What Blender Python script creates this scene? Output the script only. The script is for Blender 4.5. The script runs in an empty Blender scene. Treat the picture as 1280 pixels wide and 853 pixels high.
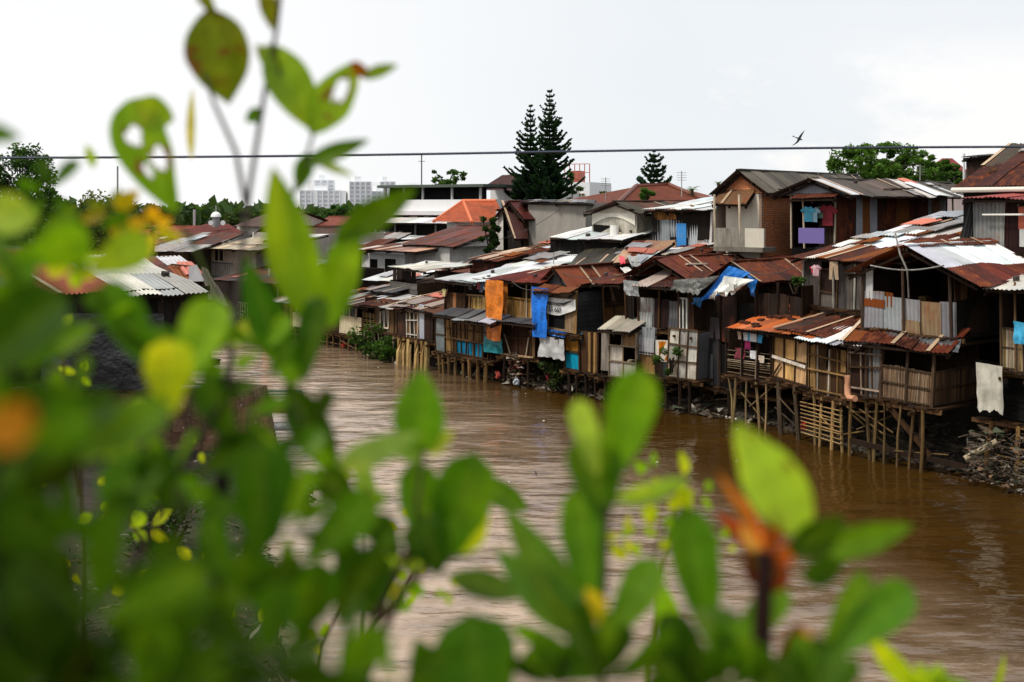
import bpy, math, random
from mathutils import Vector, noise
R_ = random.Random(7)
V = Vector
FPX, CX, YH, CAMZ = 1422.2, 640.0, 258.0, 8.0
S = bpy.context.scene
COL = S.collection

def pt(px, py, Y):
    return V(((px-CX)*Y/FPX, Y, CAMZ-(py-YH)*Y/FPX))

# ------------------------------------------------------------------ bank geometry
NB = V((0.75, 0.66)).normalized()
BANK = [V(p) for p in [(34,8),(20,25),(12.6,34),(10.83,36.5),(9.9,38.7),(8.5,42),(3.3,47),(0,50.6),(-1.8,52.4),(-5.7,57.7),(-8.8,62.5),(-13.7,68),(-25,80),(-60,110)]]
LEFT = [V(p) for p in [(-1,9),(-3.4,19),(-5.6,27),(-8.2,36),(-12.5,48),(-17,58),(-27,68),(-70,95)]]

def Fk(px, k):
    t = (px-CX)/FPX
    best = None
    for a, b in zip(BANK[:-1], BANK[1:]):
        a = a+NB*k; b = b+NB*k
        d = b-a
        den = d.x-t*d.y
        if abs(den) < 1e-9: continue
        s = (t*a.y-a.x)/den
        if -1e-6 <= s <= 1.000001:
            p = a+d*s
            if best is None or p.y < best.y: best = p
    if best is None: best = V((t*60, 60))
    return best
def K(px, py, k):
    p = Fk(px, k)
    return pt(px, py, p.y)

# ------------------------------------------------------------------ materials
def nt(name):
    m = bpy.data.materials.new(name); m.use_nodes = True
    t = m.node_tree; b = t.nodes['Principled BSDF']
    return m, t, b
def N(t, typ, **kw):
    n = t.nodes.new(typ)
    for k, v in kw.items():
        if k in n.inputs: n.inputs[k].default_value = v
        else: setattr(n, k, v)
    return n
def mixc(t, fac, a, b, mode='MIX'):
    n = t.nodes.new('ShaderNodeMix'); n.data_type = 'RGBA'; n.blend_type = mode
    for s, v in ((n.inputs[0], fac), (n.inputs[6], a), (n.inputs[7], b)):
        if hasattr(v, 'is_linked') or hasattr(v, 'links'): t.links.new(v, s)
        elif isinstance(v, (int, float)): s.default_value = v
        else: s.default_value = tuple(v)+((1,) if len(v) == 3 else ())
    return n.outputs[2]
def maprange(t, v, a, b, c=0., d=1.):
    n = N(t, 'ShaderNodeMapRange'); n.inputs[1].default_value = a; n.inputs[2].default_value = b
    n.inputs[3].default_value = c; n.inputs[4].default_value = d
    t.links.new(v, n.inputs[0]); return n.outputs[0]
def noise_n(t, scale, detail=4, stretch=None, coord=None, rough=.6):
    n = N(t, 'ShaderNodeTexNoise'); n.inputs['Scale'].default_value = scale; n.inputs['Detail'].default_value = detail
    n.inputs['Roughness'].default_value = rough
    g = t.nodes.new('ShaderNodeNewGeometry')
    src = g.outputs['Position'] if coord is None else coord
    if stretch:
        mp = N(t, 'ShaderNodeMapping'); mp.inputs['Scale'].default_value = stretch
        t.links.new(src, mp.inputs[0]); src = mp.outputs[0]
    t.links.new(src, n.inputs['Vector']); return n.outputs['Fac']
def attr(t):
    a = N(t, 'ShaderNodeAttribute'); a.attribute_name = 'Col'; return a
def math_n(t, op, a, b=None):
    n = t.nodes.new('ShaderNodeMath'); n.operation = op
    for i, v in enumerate((a, b)):
        if v is None: continue
        if isinstance(v, (int, float)): n.inputs[i].default_value = v
        else: t.links.new(v, n.inputs[i])
    return n.outputs[0]
def bump(t, b, h, strength=.3, dist=.02):
    n = N(t, 'ShaderNodeBump'); n.inputs['Strength'].default_value = strength; n.inputs['Distance'].default_value = dist
    t.links.new(h, n.inputs['Height']); t.links.new(n.outputs[0], b.inputs['Normal'])

M = {}
def mk_metal():
    m, t, b = nt('sheet_metal'); a = attr(t)
    n1 = noise_n(t, .9, 6, rough=.7); n2 = noise_n(t, 4.5, 5, (1, 1, .35)); n3 = noise_n(t, 14, 3)
    s = math_n(t, 'ADD', math_n(t, 'MULTIPLY', n1, .6), math_n(t, 'MULTIPLY', n2, .4))
    # alpha = how rusty: 0 none .. 1 full
    s = math_n(t, 'ADD', s, math_n(t, 'MULTIPLY', a.outputs['Alpha'], .34))
    mask = math_n(t, 'MULTIPLY', maprange(t, s, .60, .78), .85)
    rust = mixc(t, maprange(t, n2, .38, .68), (.075, .015, .009), (.24, .062, .016))
    rust = mixc(t, maprange(t, n3, .5, .75), rust, (.05, .018, .012))
    c = mixc(t, mask, a.outputs['Color'], rust)
    d = maprange(t, n1, .3, .75, .65, 1.2)
    c = mixc(t, 1.0, c, d, 'MULTIPLY')
    t.links.new(c, b.inputs['Base Color'])
    t.links.new(maprange(t, mask, 0, 1, .5, .9), b.inputs['Roughness']); b.inputs['Specular IOR Level'].default_value = .25
    bump(t, b, n3, .25, .01); M['metal'] = m
def mk_wood():
    m, t, b = nt('weathered_wood'); a = attr(t)
    n1 = noise_n(t, 5, 5, (3, 3, .25)); n2 = noise_n(t, 1.3, 4)
    d = math_n(t, 'MULTIPLY', maprange(t, n1, .3, .7, .55, 1.25), maprange(t, n2, .3, .7, .6, 1.15))
    c = mixc(t, 1.0, a.outputs['Color'], d, 'MULTIPLY')
    t.links.new(c, b.inputs['Base Color']); b.inputs['Roughness'].default_value = .85
    b.inputs['Specular IOR Level'].default_value = .2
    bump(t, b, n1, .4, .01); M['wood'] = m
def mk_cloth():
    m, t, b = nt('cloth'); a = attr(t)
    n1 = noise_n(t, 3, 4)
    c = mixc(t, 1.0, a.outputs['Color'], maprange(t, n1, .3, .7, .7, 1.1), 'MULTIPLY')
    t.links.new(c, b.inputs['Base Color']); b.inputs['Roughness'].default_value = .8; bump(t, b, n1, .3, .03); M['cloth'] = m
    m, t, b = nt('tarpaulin'); a = attr(t)
    n1 = noise_n(t, 2.2, 5); n2 = noise_n(t, 1.1, 2)
    c = mixc(t, 1.0, a.outputs['Color'], maprange(t, n1, .3, .7, .55, 1.3), 'MULTIPLY')
    t.links.new(c, b.inputs['Base Color']); b.inputs['Roughness'].default_value = .38
    bump(t, b, n1, .8, .12); M['tarp'] = m
def mk_plaster():
    m, t, b = nt('stained_plaster'); a = attr(t)
    n1 = noise_n(t, 1.2, 6, (1, 1, .5), rough=.7); n2 = noise_n(t, 8, 4, (1, 1, .15))
    f = maprange(t, math_n(t, 'ADD', math_n(t, 'MULTIPLY', n1, .7), math_n(t, 'MULTIPLY', n2, .3)), .38, .66)
    f2 = math_n(t, 'MULTIPLY', f, a.outputs['Alpha'])
    c = mixc(t, f2, a.outputs['Color'], (.06, .05, .035))
    t.links.new(c, b.inputs['Base Color']); b.inputs['Roughness'].default_value = .9
    bump(t, b, n1, .3, .02); M['plaster'] = m
def mk_brick():
    m, t, b = nt('brickwork')
    u = t.nodes.new('ShaderNodeUVMap')
    br = N(t, 'ShaderNodeTexBrick'); br.inputs['Scale'].default_value = 1
    br.inputs['Brick Width'].default_value = .24; br.inputs['Row Height'].default_value = .085; br.inputs['Mortar Size'].default_value = .012
    br.inputs['Color1'].default_value = (.80, .27, .08, 1); br.inputs['Color2'].default_value = (.58, .17, .05, 1); br.inputs['Mortar'].default_value = (.17, .14, .11, 1)
    t.links.new(u.outputs[0], br.inputs['Vector'])
    n1 = noise_n(t, .8, 6, rough=.7); n2 = noise_n(t, 5, 4)
    c = mixc(t, maprange(t, n1, .60, .72), br.outputs['Color'], (.07, .04, .025))
    c = mixc(t, maprange(t, n2, .62, .7), c, (.32, .3, .26))
    t.links.new(c, b.inputs['Base Color']); b.inputs['Roughness'].default_value = .9
    bump(t, b, br.outputs['Fac'], -.5, .01); M['brick'] = m
def mk_tile():
    m, t, b = nt('clay_tile'); a = attr(t)
    u = t.nodes.new('ShaderNodeUVMap')
    br = N(t, 'ShaderNodeTexBrick'); br.inputs['Scale'].default_value = 1
    br.inputs['Brick Width'].default_value = .25; br.inputs['Row Height'].default_value = .3; br.inputs['Mortar Size'].default_value = .02
    br.inputs['Color1'].default_value = (1, 1, 1, 1); br.inputs['Color2'].default_value = (.65, .6, .6, 1); br.inputs['Mortar'].default_value = (.35, .3, .3, 1)
    t.links.new(u.outputs[0], br.inputs['Vector'])
    c = mixc(t, 1.0, a.outputs['Color'], br.outputs['Color'], 'MULTIPLY')
    n1 = noise_n(t, .7, 6, rough=.7)
    c = mixc(t, maprange(t, n1, .5, .7, 0, .7), c, (.06, .035, .025))
    t.links.new(c, b.inputs['Base Color']); b.inputs['Roughness'].default_value = .75
    bump(t, b, br.outputs['Fac'], -.6, .03); M['tile'] = m
def mk_leaf(name, tr, rough=.45):
    m, t, b = nt(name); a = attr(t)
    t.links.new(a.outputs['Color'], b.inputs['Base Color']); b.inputs['Roughness'].default_value = rough
    b.inputs['Specular IOR Level'].default_value = .12
    tl = t.nodes.new('ShaderNodeBsdfTranslucent')
    c = mixc(t, 1.0, a.outputs['Color'], (1.5, 1.6, .5), 'MULTIPLY'); t.links.new(c, tl.inputs[0])
    mx = t.nodes.new('ShaderNodeMixShader'); mx.inputs[0].default_value = tr
    t.links.new(b.outputs[0], mx.inputs[1]); t.links.new(tl.outputs[0], mx.inputs[2])
    t.links.new(mx.outputs[0], t.nodes['Material Output'].inputs[0]); M[name] = m
def mk_water():
    m, t, b = nt('muddy_water')
    n0 = noise_n(t, .12, 3)
    g = t.nodes.new('ShaderNodeNewGeometry')
    mp = N(t, 'ShaderNodeMapping'); mp.inputs['Rotation'].default_value = (0, 0, math.radians(12)); mp.inputs['Scale'].default_value = (.5, 1.25, 1)
    t.links.new(g.outputs['Position'], mp.inputs[0])
    w1 = noise_n(t, .75, 3, coord=mp.outputs[0], rough=.5)
    w2 = noise_n(t, 2.4, 3, coord=mp.outputs[0], rough=.5); w3 = noise_n(t, .11, 4)
    w5 = noise_n(t, 7.0, 2, coord=mp.outputs[0])
    w4 = noise_n(t, .9, 5, coord=mp.outputs[0], rough=.62)
    g2 = N(t, 'ShaderNodeSeparateXYZ'); t.links.new(g.outputs['Position'], g2.inputs[0])
    # rougher ripples, and pale sky reflection painted into the colour, towards the left bank
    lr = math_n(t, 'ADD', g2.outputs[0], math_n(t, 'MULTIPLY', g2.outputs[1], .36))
    amp = math_n(t, 'MULTIPLY', maprange(t, w3, .38, .62, .35, 1.35), maprange(t, lr, 10, 20, 1.0, .5))
    h = math_n(t, 'ADD', w1, math_n(t, 'ADD', math_n(t, 'MULTIPLY', w2, .32), math_n(t, 'MULTIPLY', w5, .05)))
    h = math_n(t, 'MULTIPLY', h, amp)
    c = mixc(t, maprange(t, n0, .35, .65), (.060, .029, .0045), (.040, .018, .003))
    sky_sheen = math_n(t, 'MULTIPLY', maprange(t, lr, 18.5, 8.5, 0, 1), maprange(t, w4, .38, .62, .40, 1))
    sky_sheen = math_n(t, 'MULTIPLY', sky_sheen, maprange(t, w3, .3, .6, .6, 1))
    c = mixc(t, sky_sheen, c, (.50, .36, .25))
    t.links.new(c, b.inputs['Base Color'])
    b.inputs['Roughness'].default_value = .11; b.inputs['IOR'].default_value = 1.40
    bump(t, b, h, WB[0], WB[1]); M['water'] = m
WB = (1.0, .21)
def mk_ground():
    m, t, b = nt('muddy_bank')
    n1 = noise_n(t, .5, 7, rough=.7); n2 = noise_n(t, 3, 5)
    c = mixc(t, maprange(t, n1, .4, .6), (.016, .011, .007), (.045, .032, .02))
    c = mixc(t, maprange(t, n2, .55, .7, 0, .5), c, (.03, .05, .015))
    t.links.new(c, b.inputs['Base Color']); b.inputs['Roughness'].default_value = .95; bump(t, b, n2, .7, .15); M['ground'] = m
def mk_conc():
    m, t, b = nt('rough_concrete'); a = attr(t)
    n1 = noise_n(t, .9, 8, rough=.75); n2 = noise_n(t, 7, 5); n3 = noise_n(t, 3, 4, (1, 1, .3))
    c = mixc(t, 1.0, a.outputs['Color'], maprange(t, n1, .35, .65, .35, 1.3), 'MULTIPLY')
    c = mixc(t, maprange(t, n3, .5, .7, 0, .6), c, (.03, .025, .012))
    c = mixc(t, maprange(t, n2, .63, .7, 0, .7), c, (.45, .4, .36))
    t.links.new(c, b.inputs['Base Color']); b.inputs['Roughness'].default_value = .95; bump(t, b, n2, .7, .06); M['conc'] = m
def mk_glass():
    m, t, b = nt('dark_glass'); b.inputs['Base Color'].default_value = (.015, .018, .02, 1); b.inputs['Roughness'].default_value = .12; M['glass'] = m
def mk_paint():
    m, t, b = nt('paint'); a = attr(t); t.links.new(a.outputs['Color'], b.inputs['Base Color']); b.inputs['Roughness'].default_value = .6; M['paint'] = m
for f in (mk_metal, mk_wood, mk_cloth, mk_plaster, mk_brick, mk_tile, mk_water, mk_ground, mk_conc, mk_glass, mk_paint): f()
mk_leaf('leaf', .5, .4); mk_leaf('tree_leaf', .35, .7)

# ------------------------------------------------------------------ mesh builder
def jit(c, a=.15):
    f = 1+R_.uniform(-a, a)
    return (max(0, c[0]*f*(1+R_.uniform(-a, a)*.25)), max(0, c[1]*f), max(0, c[2]*f*(1+R_.uniform(-a, a)*.25)), c[3] if len(c) > 3 else 0.)
def deep(c):
    # contrast put into the colours: deepen the weathered browns and greys, keep their hue
    l = max(1e-4, .3*c[0]+.55*c[1]+.15*c[2]); k = (l/.55)**.36 if l < .55 else 1
    return tuple(max(0, (l+(x-l)*1.3)*k) for x in c[:3])+(c[3],)
class MB:
    def __init__(s): s.v = []; s.f = []; s.c = []; s.uv = []; s.smooth = False
    def face(s, pts, col, uv=None):
        i = len(s.v); s.v += [V(p) for p in pts]; s.f.append(tuple(range(i, i+len(pts))))
        c = col if len(col) == 4 else (*col, 0.)
        s.c.append(c)
        if uv is None:
            a, b, d = V(pts[0]), V(pts[1]), V(pts[-1])
            w = (b-a).length; h = (d-a).length
            uv = [(0, 0), (w, 0), (w, h), (0, h)] if len(pts) == 4 else [((V(p)-a).xy.length, V(p).z-a.z) for p in pts]
        s.uv.append(uv)
    def grid(s, rows, col, uvscale=None):
        n = len(rows[0]); i0 = len(s.v)
        for r in rows: s.v += [V(p) for p in r]
        for a in range(len(rows)-1):
            for b in range(n-1):
                s.f.append((i0+a*n+b, i0+a*n+b+1, i0+(a+1)*n+b+1, i0+(a+1)*n+b))
                c = col(a, b) if callable(col) else col
                s.c.append(c if len(c) == 4 else (*c, 0.)); s.uv.append([(0, 0)]*4)
    def hexa(s, p, col):   # 8 points: bottom 4 ccw, top 4
        for q in ((0, 3, 2, 1), (4, 5, 6, 7), (0, 1, 5, 4), (1, 2, 6, 5), (2, 3, 7, 6), (3, 0, 4, 7)):
            s.face([p[i] for i in q], col)
    def beam(s, a, b, w, h, col, up=V((0, 0, 1))):
        a = V(a); b = V(b); d = (b-a)
        if d.length < 1e-5: return
        d.normalize(); x = d.cross(up)
        if x.length < 1e-3: x = d.cross(V((.75, .66, 0)))
        x.normalize(); y = d.cross(x).normalized()
        x *= w/2; y *= h/2
        s.hexa([a-x-y, a+x-y, a+x+y, a-x+y, b-x-y, b+x-y, b+x+y, b-x+y], col)
    def tube(s, pts, r, col, n=6, r1=None):
        pts = [V(p) for p in pts]; r1 = r if r1 is None else r1; rows = []
        for i, p in enumerate(pts):
            d = (pts[min(i+1, len(pts)-1)]-pts[max(i-1, 0)]).normalized()
            x = d.cross(V((0, 0, 1)));  x = V((1, 0, 0)) if x.length < 1e-2 else x.normalized(); y = d.cross(x)
            rr = r+(r1-r)*i/max(1, len(pts)-1)
            rows.append([p+x*math.cos(a*2*math.pi/n)*rr+y*math.sin(a*2*math.pi/n)*rr for a in range(n+1)])
        s.grid(rows, col)
        s.face(list(reversed(rows[0][:-1])), col); s.face(rows[-1][:-1], col)
    def corr(s, a, b, c, d, col, pitch=.14, amp=.022, flat=False):
        # a->b across the waves (top), d->c bottom
        a, b, c, d = V(a), V(b), V(c), V(d)
        w = (b-a).length; nrm = (b-a).cross(d-a)
        if nrm.length < 1e-6: return
        nrm.normalize()
        n = 1 if flat else max(2, int(w/pitch*4))
        rows = []
        for q in range(3):
            e0 = a.lerp(d, q/2); e1 = b.lerp(c, q/2)
            rows.append([e0.lerp(e1, i/n)+nrm*(amp*math.sin(i*math.pi/2) if not flat else 0) for i in range(n+1)])
        def cf(r, i):
            k = .93+.14*(((i//2) % 2)) if not flat else 1
            return (col[0]*k, col[1]*k, col[2]*k, col[3] if len(col) > 3 else 0)
        s.grid(rows, cf)
    def build(s, name, mat, parent=None, smooth=False):
        if not s.v: return None
        me = bpy.data.meshes.new(name)
        off = V((0, 0, 0))
        q = parent
        while q is not None: off += q.location; q = q.parent
        org = V((0, 0, 0))
        if parent is None:
            mn = [min(v[i] for v in s.v) for i in range(3)]; mx = [max(v[i] for v in s.v) for i in range(3)]
            org = V(((mn[0]+mx[0])/2, (mn[1]+mx[1])/2, mn[2])); off = org
        # years of settling: every shack is a little out of true
        vs_ = s.v
        if mat in ('wood', 'metal', 'cloth', 'tarp') and parent is not None or name in ('tarpaulin', 'hanging_cloth', 'hanging_sheet'):
            vs_ = []
            for v in s.v:
                if 25 < v.y < 72 and v.z > -.6:
                    a_ = noise.noise_vector(v*.45)*.10+noise.noise_vector(v*1.7)*.035; v = v+a_*min(1, max(.15, v.z*.5))
                vs_.append(v)
        me.from_pydata([tuple(v-off) for v in vs_], [], s.f)
        ca = me.color_attributes.new('Col', 'FLOAT_COLOR', 'CORNER')
        buf = []
        tone = mat in ('wood', 'metal', 'conc')
        dk = .6 if name == 'rubbish' else 1
        for f, c in zip(s.f, s.c):
            c = (c[0]*dk, c[1]*dk*.96, c[2]*dk*.88, c[3]) if dk < 1 else c
            if tone: c = deep(c)
            buf += list(c)*len(f)
        ca.data.foreach_set('color', buf)
        ul = me.uv_layers.new(name='UVMap'); ub = []
        for u in s.uv:
            for p in u: ub += [p[0], p[1]]
        ul.data.foreach_set('uv', ub)
        if smooth: me.polygons.foreach_set('use_smooth', [True]*len(me.polygons))
        me.materials.append(M[mat]); me.update()
        o = bpy.data.objects.new(name, me); COL.objects.link(o); o.location = org
        if parent is not None: o.parent = parent
        return o
def tag(o, label=None, cat=None, group=None, kind=None):
    if label: o['label'] = label
    if cat: o['category'] = cat
    if group: o['group'] = group
    if kind: o['kind'] = kind
    return o
def empty(name, loc, label, cat, group=None):
    o = bpy.data.objects.new(name, None); COL.objects.link(o); o.location = V(loc); o.empty_display_size = .3
    return tag(o, label, cat, group)

# ------------------------------------------------------------------ palette
RUST = (.14, .034, .018, .6); RUSTD = (.075, .022, .015, .5); RUSTO = (.30, .10, .03, .45); TIN = (.42, .43, .45, .12); WHT = (.72, .73, .73, .0)
TINR = (.36, .35, .34, .32); GREY = (.16, .16, .165, .15); DKG = (.07, .07, .072, .1); MOSS = (.10, .09, .07, .1); RED = (.19, .035, .025, .25)
WOODD = (.055, .032, .02); WOOD = (.11, .06, .032); WOODL = (.24, .15, .085); TAN = (.36, .23, .12); PLY = (.55, .34, .19); PALE = (.55, .47, .38); BAM = (.34, .24, .13)
BLK = (.012, .010, .009); CREAM = (.62, .56, .42); BLUE = (.01, .10, .55); SKYB = (.05, .32, .52); ORNG = (.65, .18, .02); GREYW = (.4, .4, .38)
PINK = (.6, .25, .2, .1)
def pick(p): return jit(R_.choice(p), .16)

# ------------------------------------------------------------------ frames and houses
class Fr:
    def __init__(s, px0, px1, k, pyb, pyt, D=3., Y=None):
        if Y: A = pt(px0, 0, Y[0]).xy; B = pt(px1, 0, Y[1]).xy
        else: A = Fk(px0, k); B = Fk(px1, k)
        s.A, s.B = A, B; s.L = (B-A).length; s.u = (B-A).normalized()
        s.n = V((-s.u.y, s.u.x)); s.D = D
        s.zb = CAMZ-(pyb-YH)*A.y/FPX; s.zt = CAMZ-(pyt-YH)*A.y/FPX
        s.dist = A.y
    def P(s, u, v, z):
        q = s.A+s.u*u+s.n*v; return V((q.x, q.y, z))
    def side(s, D=None):
        g = Fr.__new__(Fr); g.A = s.B.copy(); g.B = s.B+s.n*(D or s.D); g.L = (D or s.D); g.u = s.n.copy(); g.n = V((-g.u.y, g.u.x)); g.D = s.L
        g.zb, g.zt, g.dist = s.zb, s.zt, s.dist; return g
    def loc(s): return s.P(s.L/2, s.D/2, s.zb)

def fields(R, F, lst):
    for (a, b, w0, w1, kind, pal) in lst:
        u0, u1 = a*F.L, b*F.L; z0 = F.zb+(F.zt-F.zb)*w0; z1 = F.zb+(F.zt-F.zb)*w1
        field(R, F, u0, u1, z0, z1, kind, pal)
def field(R, F, u0, u1, z0, z1, kind, pal):
    P = F.P; mb = MB()
    lod = F.dist > 62
    W = u1-u0; H = z1-z0
    if kind == 'plank':
        u = u0
        while u < u1-.02:
            w = min(R_.uniform(.12, .3)*(1.6 if lod else 1), u1-u); c = pick(pal)
            y = R_.uniform(-.012, .012); zt = z1-R_.uniform(0, .05); zb = z0-R_.uniform(0, .08)
            mb.hexa([P(u, y, zb), P(u+w-.012, y, zb), P(u+w-.012, y+.02, zb), P(u, y+.02, zb), P(u, y, zt), P(u+w-.012, y, zt), P(u+w-.012, y+.02, zt), P(u, y+.02, zt)], c); u += w
        mb.build('wall_panel', 'wood', R)
    elif kind == 'hplank':
        z = z0
        while z < z1-.02:
            w = min(R_.uniform(.14, .26), z1-z); c = pick(pal); y = R_.uniform(-.01, .01)
            mb.hexa([P(u0, y, z), P(u1, y, z), P(u1, y+.02, z), P(u0, y+.02, z), P(u0, y+.015, z+w-.01), P(u1, y+.015, z+w-.01), P(u1, y+.03, z+w-.01), P(u0, y+.03, z+w-.01)], c); z += w
        mb.build('wall_panel', 'wood', R)
    elif kind == 'corr':
        u = u0
        while u < u1-.03:
            w = min(R_.uniform(.5, .85), u1-u+.02); y = R_.uniform(-.02, .02); zt = z1-R_.uniform(-.03, .1)
            zb = z0-R_.uniform(0, .1); mid = R_.random() < .35; c = pick(pal)
            if mid:
                zm = zb+(zt-zb)*R_.uniform(.35, .65); c2 = pick(pal)
                mb.corr(P(u, y, zt), P(u+w, y, zt), P(u+w, y, zm-.05), P(u, y, zm-.05), c, flat=lod); mb.corr(P(u, y-.03, zm), P(u+w, y-.03, zm), P(u+w, y-.03, zb), P(u, y-.03, zb), c2, flat=lod)
            else: mb.corr(P(u, y, zt), P(u+w, y, zt), P(u+w, y, zb), P(u, y, zb), c, flat=lod)
            u += w-.03
        mb.build('wall_panel', 'metal', R)
    elif kind == 'bamboo':
        u = u0; 
        while u < u1-.01:
            w = R_.uniform(.035, .065); c = pick(pal); zt = z1-R_.uniform(0, .05); y = R_.uniform(-.01, .01)
            mb.face([P(u, y, z0-R_.uniform(0, .06)), P(u+w*.85, y-.006, z0), P(u+w*.85, y-.006, zt), P(u, y, zt)], c); u += w
        mb.hexa([P(u0, .03, z0), P(u1, .03, z0), P(u1, .05, z0), P(u0, .05, z0), P(u0, .03, z1-.06), P(u1, .03, z1-.06), P(u1, .05, z1-.06), P(u0, .05, z1-.06)], (.05, .03, .018))
        mb.build('wall_panel', 'wood', R)
        mb = MB()
        n = max(1, round(W/.85))
        for i in range(n+1): mb.beam(P(u0+W*i/n, -.03, z0-.05), P(u0+W*i/n, -.03, z1+.03), .05, .04, jit((.10, .065, .04)))
        for w in (.02, .5, .98): mb.beam(P(u0, -.035, z0+H*w), P(u1, -.035, z0+H*w), .035, .045, jit((.12, .08, .05)))
        mb.build('batten', 'wood', R)
    elif kind in ('grid', 'pgrid'):
        n = max(1, round(W/(.55 if kind == 'grid' else .7))); m = max(1, round(H/(.55 if kind == 'grid' else .95)))
        for i in range(n):
            for j in range(m):
                c = pick(pal); y = R_.uniform(0, .01)
                if kind == 'grid' and R_.random() < .1: continue
                mb.face([P(u0+W*i/n, y, z0+H*j/m), P(u0+W*(i+1)/n, y, z0+H*j/m), P(u0+W*(i+1)/n, y, z0+H*(j+1)/m), P(u0+W*i/n, y, z0+H*(j+1)/m)], c)
        mb.build('wall_panel', 'wood', R)
        mb = MB(); bc = (.11, .07, .04) if kind == 'pgrid' else R_.choice([(.30, .24, .17), (.16, .10, .06), (.42, .38, .32)])
        for i in range(n+1): mb.beam(P(u0+W*i/n+R_.uniform(-.03, .03), -.03, z0-.05), P(u0+W*i/n+R_.uniform(-.03, .03), -.03, z1), .05, .04, jit(bc))
        for j in range(m+1): mb.beam(P(u0, -.04, z0+H*j/m), P(u1, -.04, z0+H*j/m+R_.uniform(-.03, .03)), .04, .05, jit(bc))
        mb.build('batten', 'wood', R)
    elif kind == 'panels':
        n = max(1, round(W/.9)); m = 2
        for i in range(n):
            zm = z0+H*R_.uniform(.3, .7)
            for za, zb in ((z0, zm), (zm, z1)):
                y = R_.uniform(0, .03); g = .02; mb.hexa([P(u0+W*i/n+g, y, za+g), P(u0+W*(i+1)/n-g, y, za+g), P(u0+W*(i+1)/n-g, y+.02, za+g), P(u0+W*i/n+g, y+.02, za+g), P(u0+W*i/n+g, y, zb-g), P(u0+W*(i+1)/n-g, y, zb-g), P(u0+W*(i+1)/n-g, y+.02, zb-g), P(u0+W*i/n+g, y+.02, zb-g)], pick(pal))
        mb.build('wall_panel', 'plaster', R)
    elif kind == 'rail':
        n = int(H/.085)
        for i in range(n):
            z = z0+H*(i+.5)/n
            if R_.random() < .12: continue
            mb.tube([P(u0-R_.uniform(0, .1), 0, z+R_.uniform(-.015, .015)), P(u1+R_.uniform(0, .1), 0, z+R_.uniform(-.02, .02))], .022, pick(pal), 4)
        for i in range(4): mb.tube([P(u0+W*i/3, -.04, z0-.1), P(u0+W*i/3, -.04, z1+.05)], .03, pick(pal), 5)
        mb.build('railing', 'wood', R)
    elif kind == 'vrail':
        n = max(3, int(W/.22))
        for i in range(n+1): mb.beam(P(u0+W*i/n, 0, z0), P(u0+W*i/n, 0, z1), .06, .03, pick(pal))
        for w in (0, 1): mb.beam(P(u0, -.03, z0+H*w), P(u1, -.03, z0+H*w), .05, .07, pick(pal))
        mb.build('railing', 'wood', R)
    elif kind == 'sticks':
        n = max(3, int(W/.4))
        for i in range(n+1):
            mb.beam(P(u0+W*i/n+R_.uniform(-.1, .1), R_.uniform(-.06, 0), z0-.1), P(u0+W*i/n+R_.uniform(-.06, .06), R_.uniform(-.06, 0), z1), .045, .045, pick(pal))
        for w in (.08, .5, .8): mb.beam(P(u0, -.08, z0+H*w), P(u1, -.08, z0+H*w+R_.uniform(-.06, .06)), .04, .05, pick(pal))
        mb.build('batten', 'wood', R)
    elif kind in ('ply', 'plaster', 'brick', 'paint', 'conc', 'metal'):
        c = jit(pal[0], .05); t = .03
        mb.hexa([P(u0, 0, z0), P(u1, 0, z0), P(u1, t, z0), P(u0, t, z0), P(u0, 0, z1), P(u1, 0, z1), P(u1, t, z1), P(u0, t, z1)], c)
        mb.build('wall_panel', 'wood' if kind == 'ply' else kind, R)
    elif kind == 'win':
        c = pal[0]
        for (a, b, e, f) in ((u0, z0, u1, z0), (u0, z1, u1, z1), (u0, z0, u0, z1), (u1, z0, u1, z1), ((u0+u1)/2, z0, (u0+u1)/2, z1)):
            mb.beam(P(a, -.045, b), P(e, -.045, f), .07, .06, jit(c))
        o = mb.build('window', 'wood', R)
        m2 = MB(); m2.face([P(u0, -.012, z0), P(u1, -.012, z0), P(u1, -.012, z1), P(u0, -.012, z1)], (.02, .02, .02)); m2.build('pane', 'glass', o)
    elif kind == 'hole':
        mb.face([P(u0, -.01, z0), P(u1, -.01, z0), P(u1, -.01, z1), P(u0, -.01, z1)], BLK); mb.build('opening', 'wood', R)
    elif kind == 'door':
        mb.hexa([P(u0, -.03, z0), P(u1, -.03, z0), P(u1, -.005, z0), P(u0, -.005, z0), P(u0, -.03, z1), P(u1, -.03, z1), P(u1, -.005, z1), P(u0, -.005, z1)], pal[0])
        o = mb.build('door', 'wood', R); m2 = MB()
        for (a, b, e, f) in ((u0, z0, u0, z1), (u1, z0, u1, z1), (u0, z1, u1, z1), (u0, (z0+z1)/2, u1, (z0+z1)/2)): m2.beam(P(a, -.05, b), P(e, -.05, f), .06, .05, pal[1])
        m2.build('frame', 'wood', o)

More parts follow.
